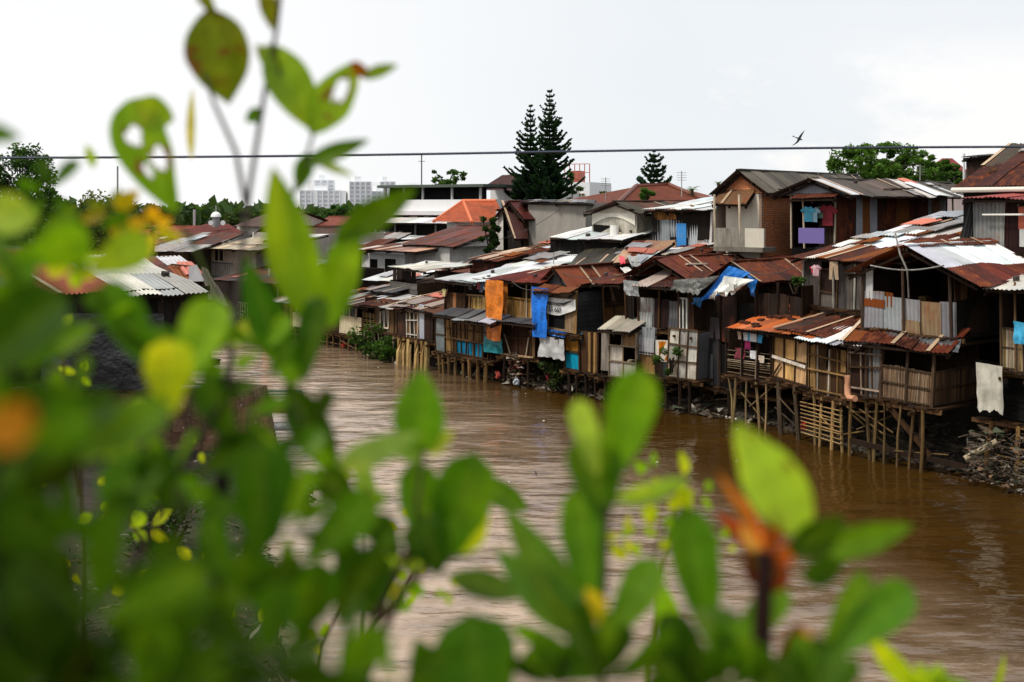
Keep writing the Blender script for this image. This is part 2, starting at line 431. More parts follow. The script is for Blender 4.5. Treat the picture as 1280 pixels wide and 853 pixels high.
def body(R, F, drop=0., back=True, col=(.085, .052, .034), floor=True, ceil=False, right=True, clutter=True):
    P = F.P; z0, z1 = F.zb-drop, F.zt; L, D = F.L, F.D; t = .04
    mb = MB()
    if back: mb.hexa([P(0, D-t, z0), P(L, D-t, z0), P(L, D, z0), P(0, D, z0), P(0, D-t, z1), P(L, D-t, z1), P(L, D, z1), P(0, D, z1)], col)
    mb.hexa([P(-.01, .06, z0), P(.03, .06, z0), P(.03, D, z0), P(-.01, D, z0), P(-.01, .06, z1), P(.03, .06, z1), P(.03, D, z1), P(-.01, D, z1)], jit(col))
    if right: mb.hexa([P(L-.05, .06, z0), P(L-.01, .06, z0), P(L-.01, D, z0), P(L-.05, D, z0), P(L-.05, .06, z1), P(L-.01, .06, z1), P(L-.01, D, z1), P(L-.05, D, z1)], jit(col))
    mb.build('wall', 'wood', R)
    if floor:
        mb = MB()
        u = -.1
        while u < L+.1:
            w = R_.uniform(.15, .3); c = pick([WOODD, WOOD, WOOD])
            mb.hexa([P(u, -.15-R_.uniform(0, .15), F.zb-.1), P(u+w, -.15, F.zb-.1), P(u+w, D, F.zb-.1), P(u, D, F.zb-.1), P(u, -.15-R_.uniform(0, .15), F.zb-.04), P(u+w, -.15, F.zb-.04), P(u+w, D, F.zb-.04), P(u, D, F.zb-.04)], c); u += w+.01
        mb.beam(P(-.3, -.02, F.zb-.17), P(L+.3, -.02, F.zb-.17), .09, .12, jit(WOODL, .3)); mb.beam(P(-.1, D*.5, F.zb-.17), P(L+.1, D*.5, F.zb-.17), .09, .12, jit(WOODD))
        for i in range(int(L/.8)+1): mb.beam(P(.1+i*.8, -.35, F.zb-.27), P(.1+i*.8, D, F.zb-.27), .07, .09, jit(WOOD))
        mb.build('floor', 'wood', R)
    if clutter and F.dist < 62:
        for i in range(int(L*1.6)):
            mb = MB(); u = R_.uniform(.2, max(.3, L-.5)); v = R_.uniform(.5, max(.6, D-.6)); w = R_.uniform(.2, .5); h = R_.uniform(.2, 1.1)
            c = pick([TAN, WOODL, (.2, .2, .22), (.25, .05, .04), (.05, .15, .2), PALE])
            mb.hexa([P(u, v, F.zb), P(u+w, v, F.zb), P(u+w, v+w, F.zb), P(u, v+w, F.zb), P(u, v, F.zb+h), P(u+w, v, F.zb+h), P(u+w, v+w, F.zb+h), P(u, v+w, F.zb+h)], c)
            mb.build(R_.choice(['crate', 'cupboard', 'box']), 'wood', R)
def posts(R, F, us, col=WOOD, r=.05, v=-.05, z0=None, z1=None):
    for u in us:
        mb = MB(); a = F.P(u*F.L, v, F.zb-.1 if z0 is None else z0); b = F.P(u*F.L+R_.uniform(-.03, .03), v, F.zt if z1 is None else z1)
        mb.tube([a, b], r, jit(col), 6); mb.build('post', 'wood', R)
def stilts(R, F, n, col=WOODL, r=.06, v0=-.1, rows=2, lean=.12, braces=2):
    for j in range(rows):
        for i in range(n):
            u = F.L*(i+.5)/n+R_.uniform(-.15, .15); v = v0+j*F.D/max(1, rows)*.8
            mb = MB(); l = R_.uniform(-lean, lean); rr = r*R_.uniform(.8, 1.25); top = F.zb-.12
            c = jit(col if j == 0 else WOODD, .25)
            mb.tube([F.P(u, v, top), F.P(u+l*.5, v, top*.5), F.P(u+l, v+R_.uniform(-.1, .1), -.9)], rr, c, 6); mb.build('stilt', 'wood', R)
    for i in range(braces):
        mb = MB(); u = R_.uniform(0, F.L*.6); mb.tube([F.P(u, v0-.05, F.zb*R_.uniform(.2, .9)), F.P(u+F.L*R_.uniform(.3, .5), v0+R_.uniform(0, .8), F.zb*R_.uniform(.1, .9))], .03, jit(col, .3), 5)
        mb.build('brace', 'wood', R)

def roofq(R, a, b, c, d, pal, mat='metal', name='roof', rows=None, sw=.8, dist=45, rag=.18, patches=0, thick=True):
    """a,b top-left/right, c,d bottom right/left"""
    a, b, c, d = V(a), V(b), V(c), V(d)
    W = ((b-a).length+(c-d).length)/2; H = ((d-a).length+(c-b).length)/2
    n = max(1, round(W/sw)); rows = rows or max(1, round(H/1.9)); flat = dist > 66
    nrm = (b-a).cross(d-a).normalized()
    if nrm.z < 0: nrm = -nrm
    mb = MB()
    def q(s, t): return (a.lerp(b, s)).lerp(d.lerp(c, s), t)
    if mat == 'tile':
        nn = 1
        rws = max(2, int(H/.3))
        for r in range(rws):
            t0, t1 = r/rws, (r+1)/rws
            p = [q(0, t0), q(1, t0), q(1, t1)+nrm*.03, q(0, t1)+nrm*.03]
            mb.face(p, jit(pal[0], .06), [(0, t0*H), (W, t0*H), (W, t1*H), (0, t1*H)])
            mb.face([q(0, t1)+nrm*.03, q(1, t1)+nrm*.03, q(1, t1), q(0, t1)], jit(pal[0], .1))
        o = mb.build(name, 'tile', R)
        return o
    for r in range(rows):
        for i in range(n):
            s0 = i/n; s1 = (i+1)/n+.04/W; t0 = max(0, r/rows-.03); t1 = (r+1)/rows+(R_.uniform(-rag, rag)*.5/H if r == rows-1 else .02)
            lift = nrm*(.03*(rows-1-r)*-1+R_.uniform(0, .018)+(.012 if i % 2 else 0)); e = nrm*R_.uniform(0, .03)
            cc = jit(pick(pal), .22)
            mb.corr(q(s0, t0)+lift, q(s1, t0)+lift, q(s1, t1)+lift+e, q(s0, t1)+lift+e, cc, flat=flat)
            if R_.random() < .22 and pal[0][0] < .3 and dist < 70:
                w_ = .07/W; l2 = lift+nrm*.045; mb.face([q(s0-w_, t0)+l2, q(s0+w_, t0)+l2, q(s0+w_, t1)+l2+e, q(s0-w_, t1)+l2+e], jit((.5, .38, .28, .0), .2))
    for i in range(patches):
        s0 = R_.uniform(0, .9); t0 = R_.uniform(0, .75); w = R_.uniform(.5, 1.2)/W; h = R_.uniform(.5, 1.7)/H; l = nrm*(.07+R_.uniform(0, .05))
        sh = R_.uniform(-.15, .15)/W
        mb.corr(q(s0, t0)+l, q(min(1, s0+w), t0)+l, q(min(1.02, s0+w+sh), min(1.03, t0+h))+l, q(s0+sh, min(1.03, t0+h))+l, pick([WHT, TIN, RUSTO, PINK, TINR]), flat=flat)
    o = mb.build(name, 'metal', R)
    if dist < 70 and H > 1.5 and W > 1.5 and nrm.z > .85:
        for _ in range(R_.choice([0, 1, 2])):
            m3 = MB(); s_, t_ = R_.uniform(.1, .8), R_.uniform(.15, .8); l_ = nrm*.09; m3.beam(q(s_, t_)+l_, q(min(1, s_+R_.uniform(.05, .3)), min(1, t_+R_.uniform(-.1, .25)))+l_, .1, .05, jit(R_.choice([WOODL, WOOD, PALE]), .3)); m3.build('roof_plank', 'wood', R)
        m3 = MB(); s_, t_ = R_.uniform(.1, .9), R_.uniform(.2, .8); c_ = q(s_, t_)+nrm*.1; m3.tube([c_-nrm*.05, c_+nrm*.07], R_.uniform(.07, .13), jit((.12, .1, .09), .2), 7); m3.build('roof_stone', 'wood', R)
    if thick:
        m2 = MB(); dn = nrm*-.09
        for t in (.04, .5, .96): m2.beam(q(0, t)+dn, q(1, t)+dn, .06, .08, jit(WOODD))
        for s in (.02, .5, .98): m2.beam(q(s, 0)+dn*1.9, q(s, 1)+dn*1.9, .06, .08, jit(WOODD))
        m2.build('rafter', 'wood', R)
    return o
def mono(R, px0, px1, k, D, py, dz, pal, Y=None, mat='metal', name='roof', patches=0, sw=.8, rag=.18, F=None, over=0.):
    F = F or Fr(px0, px1, k, py, py, D, Y); z = F.zb
    return roofq(R, F.P(0, D, z+dz), F.P(F.L, D, z+dz), F.P(F.L, 0, z), F.P(0, 0, z), pal, mat, name, dist=F.dist, patches=patches, sw=sw, rag=rag)
def gable(R, px0, px1, k, D, py, pyr, pal, Y=None, mat='metal', patches=0, fill=None, gv=.4, pal2=None, z=None):
    """ridge runs inland from the front"""
    F = Fr(px0, px1, k, py, pyr, D, Y); ze = F.zb; Ym = F.P(F.L/2, 0, 0).y
    zr = CAMZ-(pyr-YH)*Ym/FPX; L = F.L
    rf = F.P(L/2, 0, zr); rb = F.P(L/2, D, zr)
    roofq(R, rf, rb, F.P(L, D, ze), F.P(L, 0, ze), pal, mat, dist=F.dist, patches=patches)
    roofq(R, rb, rf, F.P(0, 0, ze), F.P(0, D, ze), pal2 or pal, mat, dist=F.dist)
    mb = MB(); e = .03
    mb.beam(rf+V((0, 0, .04)), rb+V((0, 0, .04)), .22, .05, pick(pal)); mb.build('ridge_cap', 'metal', R)
    if fill:
        v = gv
        for vv in ((v,) if D < 3 else (v, D-.3)):
            mb = MB()
            mb.face([F.P(.25, vv, ze+.02), F.P(L-.25, vv, ze+.02), F.P(L/2, vv, zr-.12)], fill[1])
            mb.face([F.P(.25, vv+.03, ze+.02), F.P(L-.25, vv+.03, ze+.02), F.P(L/2, vv+.03, zr-.12)], fill[1])
            mb.build('gable_wall', fill[0], R)
    return F, ze, zr
def par(R, px0, px1, k, D, py, dz, pal, Y=None, mat='metal', patches=0, fill=None, over=.3, z=None):
    """ridge parallel to the front; gable end wall on the right"""
    F = Fr(px0, px1, k, py, py, D, Y); ze = F.zb; L = F.L
    roofq(R, F.P(0, D/2, ze+dz), F.P(L, D/2, ze+dz), F.P(L, 0, ze), F.P(0, 0, ze), pal, mat, dist=F.dist, patches=patches)
    roofq(R, F.P(L, D/2, ze+dz), F.P(0, D/2, ze+dz), F.P(0, D, ze), F.P(L, D, ze), pal, mat, dist=F.dist)
    mb = MB(); mb.beam(F.P(0, D/2, ze+dz+.04), F.P(L, D/2, ze+dz+.04), .22, .05, pick(pal)); mb.build('ridge_cap', 'metal' if mat == 'metal' else 'tile', R)
    if fill:
        for u in (over, L-over):
            mb = MB()
            for e in (0, .03): mb.face([F.P(u+e, .35, ze-.02), F.P(u+e, D-.35, ze-.02), F.P(u+e, D/2, ze+dz-.15)], fill[1])
            mb.build('gable_wall', fill[0], R)
    return F

def house(name, label, F, group='stilt shacks crowded along the river bank', cat='shack'):
    return empty(name, F.loc(), label, cat, group)

# ------------------------------------------------------------------ cloth and tarps
def cloth(name, label, cat, p00, p10, p11, p01, col, mat='cloth', wr=.06, group=None, n=12, tatter=0, parent=None, colf=None):
    """p00 top-left p10 top-right p11 bottom-right p01 bottom-left"""
    p00, p10, p11, p01 = V(p00), V(p10), V(p11), V(p01)
    nrm = (p10-p00).cross(p01-p00).normalized(); mb = MB(); rows = []; sd = R_.uniform(0, 99)
    for j in range(n+1):
        t = j/n; row = []
        for i in range(n+1):
            s = i/n; p = p00.lerp(p10, s).lerp(p01.lerp(p11, s), t)
            w = (noise.noise(V((s*5+sd, t*1.6, 0)))+.5*noise.noise(V((s*13+sd, t*4, 2))))*wr*(.4+t)
            p = p+nrm*w
            if t > .9 and tatter: p = p+V((0, 0, R_.uniform(-tatter, tatter)))
            row.append(p)
        rows.append(row)
    def cf(a, b):
        c = colf(b/n, a/n) if colf else col
        k = 1+.12*noise.noise(V((a*.9, b*.9, sd))); return (c[0]*k, c[1]*k, c[2]*k, 0)
    mb.grid(rows, cf); o = mb.build(name, mat, parent, smooth=True)
    return tag(o, label, cat, group) if parent is None else o
def hang(label, px0, px1, py0, py1, k, col, name='hanging_cloth', cat='cloth', group=None, mat='cloth', wr=.06, tatter=.0, Y=None, colf=None):
    f = (lambda px, py: pt(px, py, Y)) if Y else None
    a = Fk(px0, k); b = Fk(px1, k)
    if Y: A = pt(px0, py0, Y); B = pt(px1, py0, Y); z1 = pt(px0, py1, Y).z
    else: A = pt(px0, py0, a.y); B = V((b.x, b.y, A.z)); z1 = pt(px0, py1, a.y).z
    return cloth(name, label, cat, A, B, V((B.x, B.y, z1)), V((A.x, A.y, z1)), col, mat, wr, group, tatter=tatter, colf=colf)
def shirt(label, px, py, k, w, col, group='clothes drying on the shack balconies', Y=None, name='shirt', kind='shirt'):
    a = Fk(px, k) if not Y else pt(px, 0, Y).xy
    o = pt(px, py, a.y); ax = V((.58, -.81, 0))*w; mb = MB(); nrm = V((-.81, -.58, 0))
    if kind == 'shirt':
        out = [(-.28, 0), (-.75, -.35), (-.6, -.55), (-.38, -.38), (-.4, -1.25), (.4, -1.25), (.38, -.38), (.6, -.55), (.75, -.35), (.28, 0), (0, -.1)]
    else:
        out = [(-.4, 0), (-.5, -1.5), (-.12, -1.5), (0, -.5), (.12, -1.5), (.5, -1.5), (.4, 0)]
    ps = [o+ax*x+V((0, 0, y*w))+nrm*R_.uniform(-.03, .03) for x, y in out]
    c = o+V((0, 0, -.35*w))+nrm*.03
    for i in range(len(ps)):
        mb.face([c, ps[i], ps[(i+1) % len(ps)]], jit(col, .1)); mb.face([c-nrm*.05, ps[(i+1) % len(ps)]-nrm*.01, ps[i]-nrm*.01], jit(col, .1))
    return tag(mb.build(name, 'cloth'), label, 'clothing', group)
# ------------------------------------------------------------------ ground and water
def seg_d(p, a, b):
    d = b-a; t = max(0, min(1, (p-a).dot(d)/d.dot(d))); return (p-(a+d*t)).length
POLY = BANK+LEFT[::-1]
def inside(p):
    c = False; j = len(POLY)-1
    for i in range(len(POLY)):
        a, b = POLY[i], POLY[j]
        if (a.y > p.y) != (b.y > p.y) and p.x < (b.x-a.x)*(p.y-a.y)/(b.y-a.y)+a.x: c = not c
        j = i
    return c
def interp(x, tab):
    for (a, za), (b, zb) in zip(tab[:-1], tab[1:]):
        if x <= b: return za+(zb-za)*max(0, (x-a))/(b-a)
    return tab[-1][1]
def sm(x): x = max(0, min(1, x)); return x*x*(3-2*x)
def gz(x, y):
    p = V((x, y)); dr = min(seg_d(p, a, b) for a, b in zip(BANK[:-1], BANK[1:])); dl = min(seg_d(p, a, b) for a, b in zip(LEFT[:-1], LEFT[1:]))
    if inside(p):
        z = -.25-min(1.0, min(dr, dl)*.5)
    elif dr < dl: z = interp(dr, [(0, -.25), (.6, -.12), (3, .9), (6, 2.2), (12, 3.0)])
    else: z = interp(dl, [(0, -.2), (1, .5), (3, .8), (7, 1.4), (14, 2.9), (20, 3.0)])
    far = max(abs(x)-60, y-110, 0)
    z += .18*noise.noise(V((x*.5, y*.5, 0)))*(1 if not inside(p) else .2)
    if far > 0: z = 3.0 if z > 1 or far > 60 else z
    e = 7.6*(1-sm((y-3.0)/9))*(1-sm((x-3)/5))-1.35
    return max(z, e)
def coords(lo, hi, st, ext):
    c = []; v = lo
    while v <= hi: c.append(v); v += st
    w = st
    a = c[0]; b = c[-1]; L_ = []; H_ = []
    while b < ext: w *= 1.45; b += w; H_.append(b); a -= w; L_.append(a)
    return L_[::-1]+c+H_
xs = coords(-44, 44, 1.1, 4200); ys = [y for y in coords(-2, 104, 1.1, 4200) if y > -60]
mb = MB(); mb.grid([[V((x, y, gz(x, y))) for x in xs] for y in ys], (0, 0, 0))
tag(mb.build('ground', 'ground', smooth=True), 'muddy brown river bank and ground under the shacks', 'ground', kind='structure')
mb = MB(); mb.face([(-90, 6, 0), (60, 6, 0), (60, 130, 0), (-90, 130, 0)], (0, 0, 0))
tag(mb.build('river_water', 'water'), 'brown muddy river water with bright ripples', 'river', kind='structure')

# ------------------------------------------------------------------ riverside shacks, from downstream to upstream
DARKP = [WOODD, (.035, .022, .016), (.05, .035, .028)]
BROWN = [WOOD, WOODD, WOODL, (.09, .045, .028)]
WARM = [TAN, WOODL, (.30, .17, .08), WOOD]
RUSTY = [RUST, RUST, RUSTD, RUSTO]
PATCH = [RUST, RUSTD, RUSTO, WHT, TIN, RUST, PINK]

# right edge shack
F = Fr(1250, 1345, .7, 460, 352, 3.2)
A1 = house('stilt_shack', 'shack with pale corrugated awning and slatted balcony above the heap of rubbish', F)
body(A1, F)
fields(A1, F, [(0, 1, 0, .46, 'bamboo', [BAM, PALE, (.4, .33, .25)]), (.5, 1, .46, 1, 'plank', DARKP)])
posts(A1, F, (0, .22, .5, 1), (.2, .13, .08), .035)
mono(A1, 1226, 1350, .1, 4, 361, .55, [(.62, .60, .56, .05), (.55, .52, .48, .1)], rag=.02)
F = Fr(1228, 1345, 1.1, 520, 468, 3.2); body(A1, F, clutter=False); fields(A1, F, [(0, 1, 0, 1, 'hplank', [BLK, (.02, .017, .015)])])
stilts(A1, F, 4, TAN, .055, rows=1, lean=.25)

# bamboo house with tin balcony
F = Fr(1062, 1167, 0, 490, 425, 2.4)
A2 = house('stilt_house', 'two storey stilt house with split bamboo lower walls and grey corrugated tin balcony', F)
body(A2, F, right=False)
fields(A2, F, [(0, .22, .0, 1, 'pgrid', [(.05, .022, .016), (.06, .03, .02)]), (.22, .40, .0, 1, 'corr', [GREY, (.22, .22, .22, .2)]), (.40, 1, .0, .60, 'bamboo', [(.32, .22, .15), (.24, .16, .11), (.38, .29, .21)])])
SF = F.side(); fields(A2, SF, [(0, 1, 0, .62, 'bamboo', [(.17, .10, .065), (.12, .075, .05), (.2, .13, .08)])])
fields(A2, F, [(.02, .40, .05, .95, 'sticks', [(.35, .28, .22), WOOD])])
posts(A2, F, (0, .22, .4, .7, 1), (.13, .085, .06), .05)
stilts(A2, F, 7, (.22, .15, .08), .045, rows=1, braces=6, lean=.45); stilts(A2, F, 2, (.12, .08, .05), .11, v0=.5, rows=1, braces=0)
mb = MB(); mb.beam(F.P(.2, -.2, .55), F.P(F.L+1, .2, .35), .12, .16, jit(WOODD)); mb.beam(F.P(1.6, -.1, 1.8), F.P(2.9, .1, .5), .13, .13, jit(WOOD)); mb.build('brace', 'wood', A2)
F2 = Fr(1078, 1192, .25, 409, 332, 4.2)
body(A2, F2); SF = F2.side(2.6)
fields(A2, F2, [(0, 1, -.08, .52, 'corr', [(.34, .35, .36, .12), (.4, .41, .42, .15), (.3, .3, .31, .2), (.4, .3, .2, .42)]), (0, .34, .36, .58, 'corr', [TINR, RUSTO, (.4, .38, .36, .3)])])
fields(A2, SF, [(0, 1, -.1, .55, 'plank', [(.03, .025, .022)]), (0, .3, .55, 1, 'plank', BROWN)])
posts(A2, F2, (0, .48, .97), (.12, .08, .06), .05)
fields(A2, F2, [(.04, .12, .45, .95, 'paint', [(.5, .5, .48)]),])
mono(A2, 1052, 1183, -.45, 1.15, 427, .62, [RUSTD, RUSTD, RUST, WHT, RUSTO], sw=.62, rag=.05)
cloth('sheeting', '', '', F2.P(0, -.1, F2.zb-.05), F2.P(F2.L+.3, -.1, F2.zb-.05), F2.P(F2.L+.5, -.5, F2.zb-.42), F2.P(.2, -.45, F2.zb-.35), (.07, .075, .08), 'tarp', .12, parent=None).parent = None
o = bpy.data.objects['sheeting']; tag(o, 'crumpled dark grey plastic sheeting under the corrugated tin balcony', 'plastic sheet')
gable(A2, 1052, 1219, -.25, 8.5, 345, 305, [(.66, .67, .68, .02), (.66, .67, .68, .02), (.60, .61, .62, .08), (.66, .67, .68, .02)], patches=0, pal2=RUSTY)
# rust lower course of that roof
Fg = Fr(1052, 1219, -.25, 345, 345, 8.5)
zr = CAMZ-(305-YH)*Fg.P(Fg.L/2, 0, 0).y/FPX
def sl(t, v, l=.06): # point on right slope
    return Fg.P(Fg.L/2+Fg.L/2*t, v, zr+(Fg.zb-zr)*t+l)
roofq(A2, sl(.62, -.1), sl(.62, 8.4), sl(1.12, 8.5), sl(1.12, -.25), [RUST, (.15, .03, .02, .3), RUST, RUSTO], thick=False, rows=1, sw=.7, rag=.1)
roofq(A2, sl(-.05, .5, .05), sl(-.05, 8.4, .05), sl(.08, 8.5, .05), sl(.08, .5, .05), [RUST, RUSTD], thick=False, rows=1)

# stick-fronted shack
F = Fr(1013, 1061, .15, 487, 424, 3)
A3 = house('stilt_shack', 'narrow brown shack fronted with upright sticks under a patchwork of white and grey tin sheets', F)
body(A3, F)
fields(A3, F, [(0, .45, 0, 1, 'plank', [(.12, .05, .025), WOOD, TAN]), (.45, 1, 0, .5, 'plank', BROWN), (.5, .95, .5, .92, 'plank', WARM)])
fields(A3, F, [(0, 1, -.03, .88, 'sticks', [(.5, .46, .4), WOODL, TAN])])
stilts(A3, F, 4, BAM, .05, rows=1, lean=.12, braces=2)
mono(A3, 995, 1070, -.55, 4.0, 424, .95, [WHT, TIN, MOSS, (.3, .28, .24, .2), WHT], patches=7, rag=.35, sw=.9)
mb = MB()
for i in range(9):
    z = .3+i*.13; mb.tube([F.P(-.3, -.15, z), F.P(F.L*.9, -.12, z+R_.uniform(-.05, .05))], .028, pick([BAM, TAN]), 5)
mb.build('railing', 'wood', A3)

# plywood + rail shack with orange roof
F = Fr(966, 1010, .1, 471, 408, 3.2)
A4 = house('stilt_shack', 'shack with pale plywood wall panels and bamboo rail balcony under an orange tiled roof', F)
body(A4, F)
fields(A4, F, [(0, 1, .0, .80, 'pgrid', [(.62, .40, .24), (.66, .45, .28), (.60, .38, .20)]), (0, .2, .8, 1, 'ply', [(.5, .28, .07)]), (.8, 1, .8, 1, 'plank', WARM)])
mb = MB(); mb.beam(F.P(0, -.08, F.zb+.72), F.P(F.L, -.08, F.zb+.60), .04, .1, (.75, .68, .6)); mb.beam(F.P(.05, -.08, F.zb), F.P(.5, -.08, F.zb+.5), .04, .06, WOOD); mb.build('batten', 'wood', A4)
stilts(A4, F, 2, (.14, .10, .07), .075, rows=1, lean=.2)
F = Fr(911, 965, .1, 466, 407, 3.2); body(A4, F)
fields(A4, F, [(0, 1, .0, .55, 'rail', [(.36, .30, .22), (.28, .22, .15), (.2, .15, .1)])])
posts(A4, F, (0, .35, .7, 1), WOODD, .04); stilts(A4, F, 5, (.30, .22, .13), .045, rows=1, lean=.3, braces=2)
mono(A4, 907, 1012, -.5, 4.4, 409, 1.15, [(.50, .16, .08, .05), (.55, .2, .11, .05)], mat='metal', patches=0, sw=.5, rag=.08)
Fm = Fr(907, 1012, -.5, 409, 409, 4.4)
def ms(u, v, l=.05): return Fm.P(u*Fm.L, v*4.4, Fm.zb+1.15*v+l)
for i in range(26):
    mb = MB(); u = R_.uniform(.02, .62); v = R_.uniform(.03, .95); w = R_.uniform(.05, .09)
    mb.hexa([ms(u, v), ms(u+w, v), ms(u+w, v+.035), ms(u, v+.035), ms(u, v, .1), ms(u+w, v, .1), ms(u+w, v+.035, .1), ms(u, v+.035, .1)], jit((.13, .05, .03))); mb.build('roof_brick', 'wood', A4)
roofq(A4, ms(.6, 1.0, .07), ms(1.12, 1.0, .1), ms(1.12, .02, .1), ms(.55, .02, .08), [RUSTD, RUSTD, (.09, .06, .05, .4)], thick=False)

# house with patchwork roof
F = Fr(1004, 1086, 1.9, 377, 318, 5)
A5 = house('patched_house', 'house of grey boards whose long rusty roof is patched with white and pink sheets', F, 'houses set back behind the river shacks', 'house')
body(A5, F, drop=1.6, clutter=False)
fields(A5, F, [(0, .28, -.35, 1, 'plank', [(.14, .12, .11), (.1, .09, .085)]), (.28, .55, -.2, .75, 'pgrid', [(.06, .03, .025), (.16, .14, .13)]), (.55, 1, -.3, .9, 'plank', [(.15, .13, .12), (.11, .1, .09), (.2, .17, .15)])])
posts(A5, F, (0, .5, .82), (.4, .38, .35), .035)
mono(A5, 984, 1126, 1.3, 7.6, 322, 1.62, [RUST, RUSTD, RUSTO, RUST, (.6, .56, .5, .2), WHT, RUSTD, WHT], patches=30, sw=.72, rag=.35)
F = Fr(1085, 1160, 3.0, 330, 300, 5)
roofq(A5, K(1128, 300, 4.5), K(1212, 286, 7.5), K(1170, 318, 3.2), K(1090, 318, 3.0), [RUSTD, RUST], rows=1)
roofq(A5, K(1098, 296, 4.8), K(1205, 280, 8), K(1195, 292, 6.4), K(1090, 310, 4), [RUSTO, (.4, .17, .05, .4)], rows=1, thick=False)

# dark shack with the torn blue tarp
F = Fr(862, 1003, 1.3, 476, 346, 4.5)
A6 = house('stilt_shack', 'tall dark shack with red tin roofs behind the torn blue and white tarps', F)
body(A6, F, drop=.2, clutter=True)
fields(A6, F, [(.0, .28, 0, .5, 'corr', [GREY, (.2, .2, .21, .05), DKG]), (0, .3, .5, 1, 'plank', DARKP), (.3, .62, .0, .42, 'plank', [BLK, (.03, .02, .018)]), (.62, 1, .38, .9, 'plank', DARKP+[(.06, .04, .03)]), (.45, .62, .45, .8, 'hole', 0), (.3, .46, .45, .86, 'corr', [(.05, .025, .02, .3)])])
posts(A6, F, (0, .3, .45, .62, .8, 1), WOODD, .05); stilts(A6, F, 4, WOODD, .07, rows=1)
gable(A6, 882, 950, .7, 5, 350, 328, RUSTY[:3])
gable(A6, 780, 858, .9, 9.5, 346, 323, [RUST, RUST, (.17, .04, .025, .4), RUSTD])
roofq(A6, K(938, 345, 1.2), K(998, 338, 4.2), K(992, 352, 3.2), K(925, 362, .8), [RUSTD, RUST], rows=1)
F7 = Fr(905, 1001, 3, 350, 322, 3)

# cluster left of it
F = Fr(797, 872, .25, 466, 407, 3.4)
A7 = house('stilt_shack', 'two storey shack of mismatched boards and grey sheets with an orange shutter', F)
body(A7, F, right=False)
fields(A7, F, [(0, .3, .45, 1, 'corr', [TIN, (.3, .3, .3, .1)]), (0, .3, 0, .45, 'pgrid', [(.12, .13, .14), TAN, (.25, .24, .2)]), (.3, .5, .3, .72, 'ply', [(.62, .58, .52)]), (.36, .5, .32, .7, 'ply', [(.55, .2, .03)]), (.3, .52, 0, .3, 'plank', [(.06, .08, .08), WOODD]), (.52, 1, 0, 1, 'grid', [(.55, .52, .47), (.42, .4, .36), (.5, .44, .36)])])
SF = F.side(1.8); fields(A7, SF, [(0, 1, 0, 1, 'corr', [(.2, .21, .22, .05), DKG, (.15, .15, .16, .1)])])
F2 = Fr(783, 866, .5, 406, 352, 3); body(A7, F2)
fields(A7, F2, [(0, .12, 0, 1, 'plank', DARKP), (.2, .42, 0, .68, 'corr', [(.4, .4, .39, .1), TINR]), (.42, .62, 0, .68, 'plank', [(.06, .03, .028)]), (.62, .78, 0, .68, 'corr', [GREY, (.13, .13, .13, .1)]), (.79, .9, .0, .7, 'win', [(.7, .68, .62)]), (.9, 1, 0, 1, 'plank', BROWN)])
posts(A7, F2, (0, .2, .5, .78, 1), WOOD, .045); stilts(A7, F, 5, WOODD, .06)
mono(A7, 790, 868, -.1, 2.2, 356, .5, [RUST, RUSTD, (.5, .42, .36, .3), RUSTD], rag=.3)
# grid windows shack
F = Fr(751, 795, 0, 468, 413, 3)
A8 = house('stilt_shack', 'shack walled with a grid of small pale panes under a cream tin awning', F)
body(A8, F, right=False)
fields(A8, F, [(0, .25, .1, 1, 'plank', [(.3, .27, .24), WOOD]), (.25, 1, 0, .7, 'grid', [(.5, .46, .4), (.4, .3, .2), (.3, .2, .12), (.55, .53, .5)]), (.6, 1, .7, 1, 'grid', [(.3, .2, .12), (.2, .12, .08)])])
SF = F.side(2.4); fields(A8, SF, [(0, 1, .45, 1, 'grid', [(.25, .25, .23), (.3, .3, .28)]), (0, 1, 0, .45, 'pgrid', [(.12, .08, .05), (.2, .15, .1)])])
stilts(A8, F, 4, WOODD, .06)
mono(A8, 744, 785, -.6, 1.3, 412, .42, [(.55, .5, .45, .1), (.42, .38, .33, .1)], rag=.2, sw=.45)
# banner box house
F = Fr(668, 721, 0, 410, 359, 3.1)
A9 = house('stilt_shack', 'tan board shack with square black opening, behind the white lettered banner', F)
body(A9, F, right=False, clutter=False)
fields(A9, F, [(0, 1, 0, 1, 'ply', [(.33, .24, .16)]), (.36, .74, .08, .5, 'hole', 0), (.12, .2, 0, .5, 'paint', [(.7, .68, .62)]), (.0, .05, 0, 1, 'ply', [TAN]), (.94, 1, 0, 1, 'ply', [TAN])])
SF = F.side(); fields(A9, SF, [(0, .5, 0, .95, 'hplank', [(.055, .055, .057), (.045, .045, .047), (.065, .065, .065)]), (.52, 1, 0, .55, 'pgrid', [TAN, (.25, .12, .06), WOODL]), (.52, 1, .55, .62, 'vrail', [WOOD])])
posts(A9, SF, (.52, 1), WOODL, .04)
gable(A9, 672, 708, .3, 4.0, 356, 334, [RUST, (.3, .09, .05, .4), RUST], fill=('metal', (.2, .22, .24, .05)))
mono(A9, 664, 709, -.5, .65, 364, .26, [(.3, .12, .06, .5), RUST], rag=.12, sw=.5)
roofq(A9, K(762, 341, 3.2), K(797, 345, 3.2), K(775, 357, 1.1), K(738, 355, .9), [(.2, .05, .03, .4)], rows=1)
roofq(A9, K(734, 309, 8), K(806, 306, 8), K(780, 328, 4.0), K(706, 334, 3.6), [MOSS, (.085, .08, .07, .1)], patches=2)
roofq(A9, K(790, 300, 7), K(842, 300, 7), K(800, 330, 3.8), K(765, 330, 3.6), [RUST, WHT, (.5, .35, .25, .3)], patches=4)
F = Fr(707, 748, .2, 460, 410, 2.8); body(A9, F, right=False)
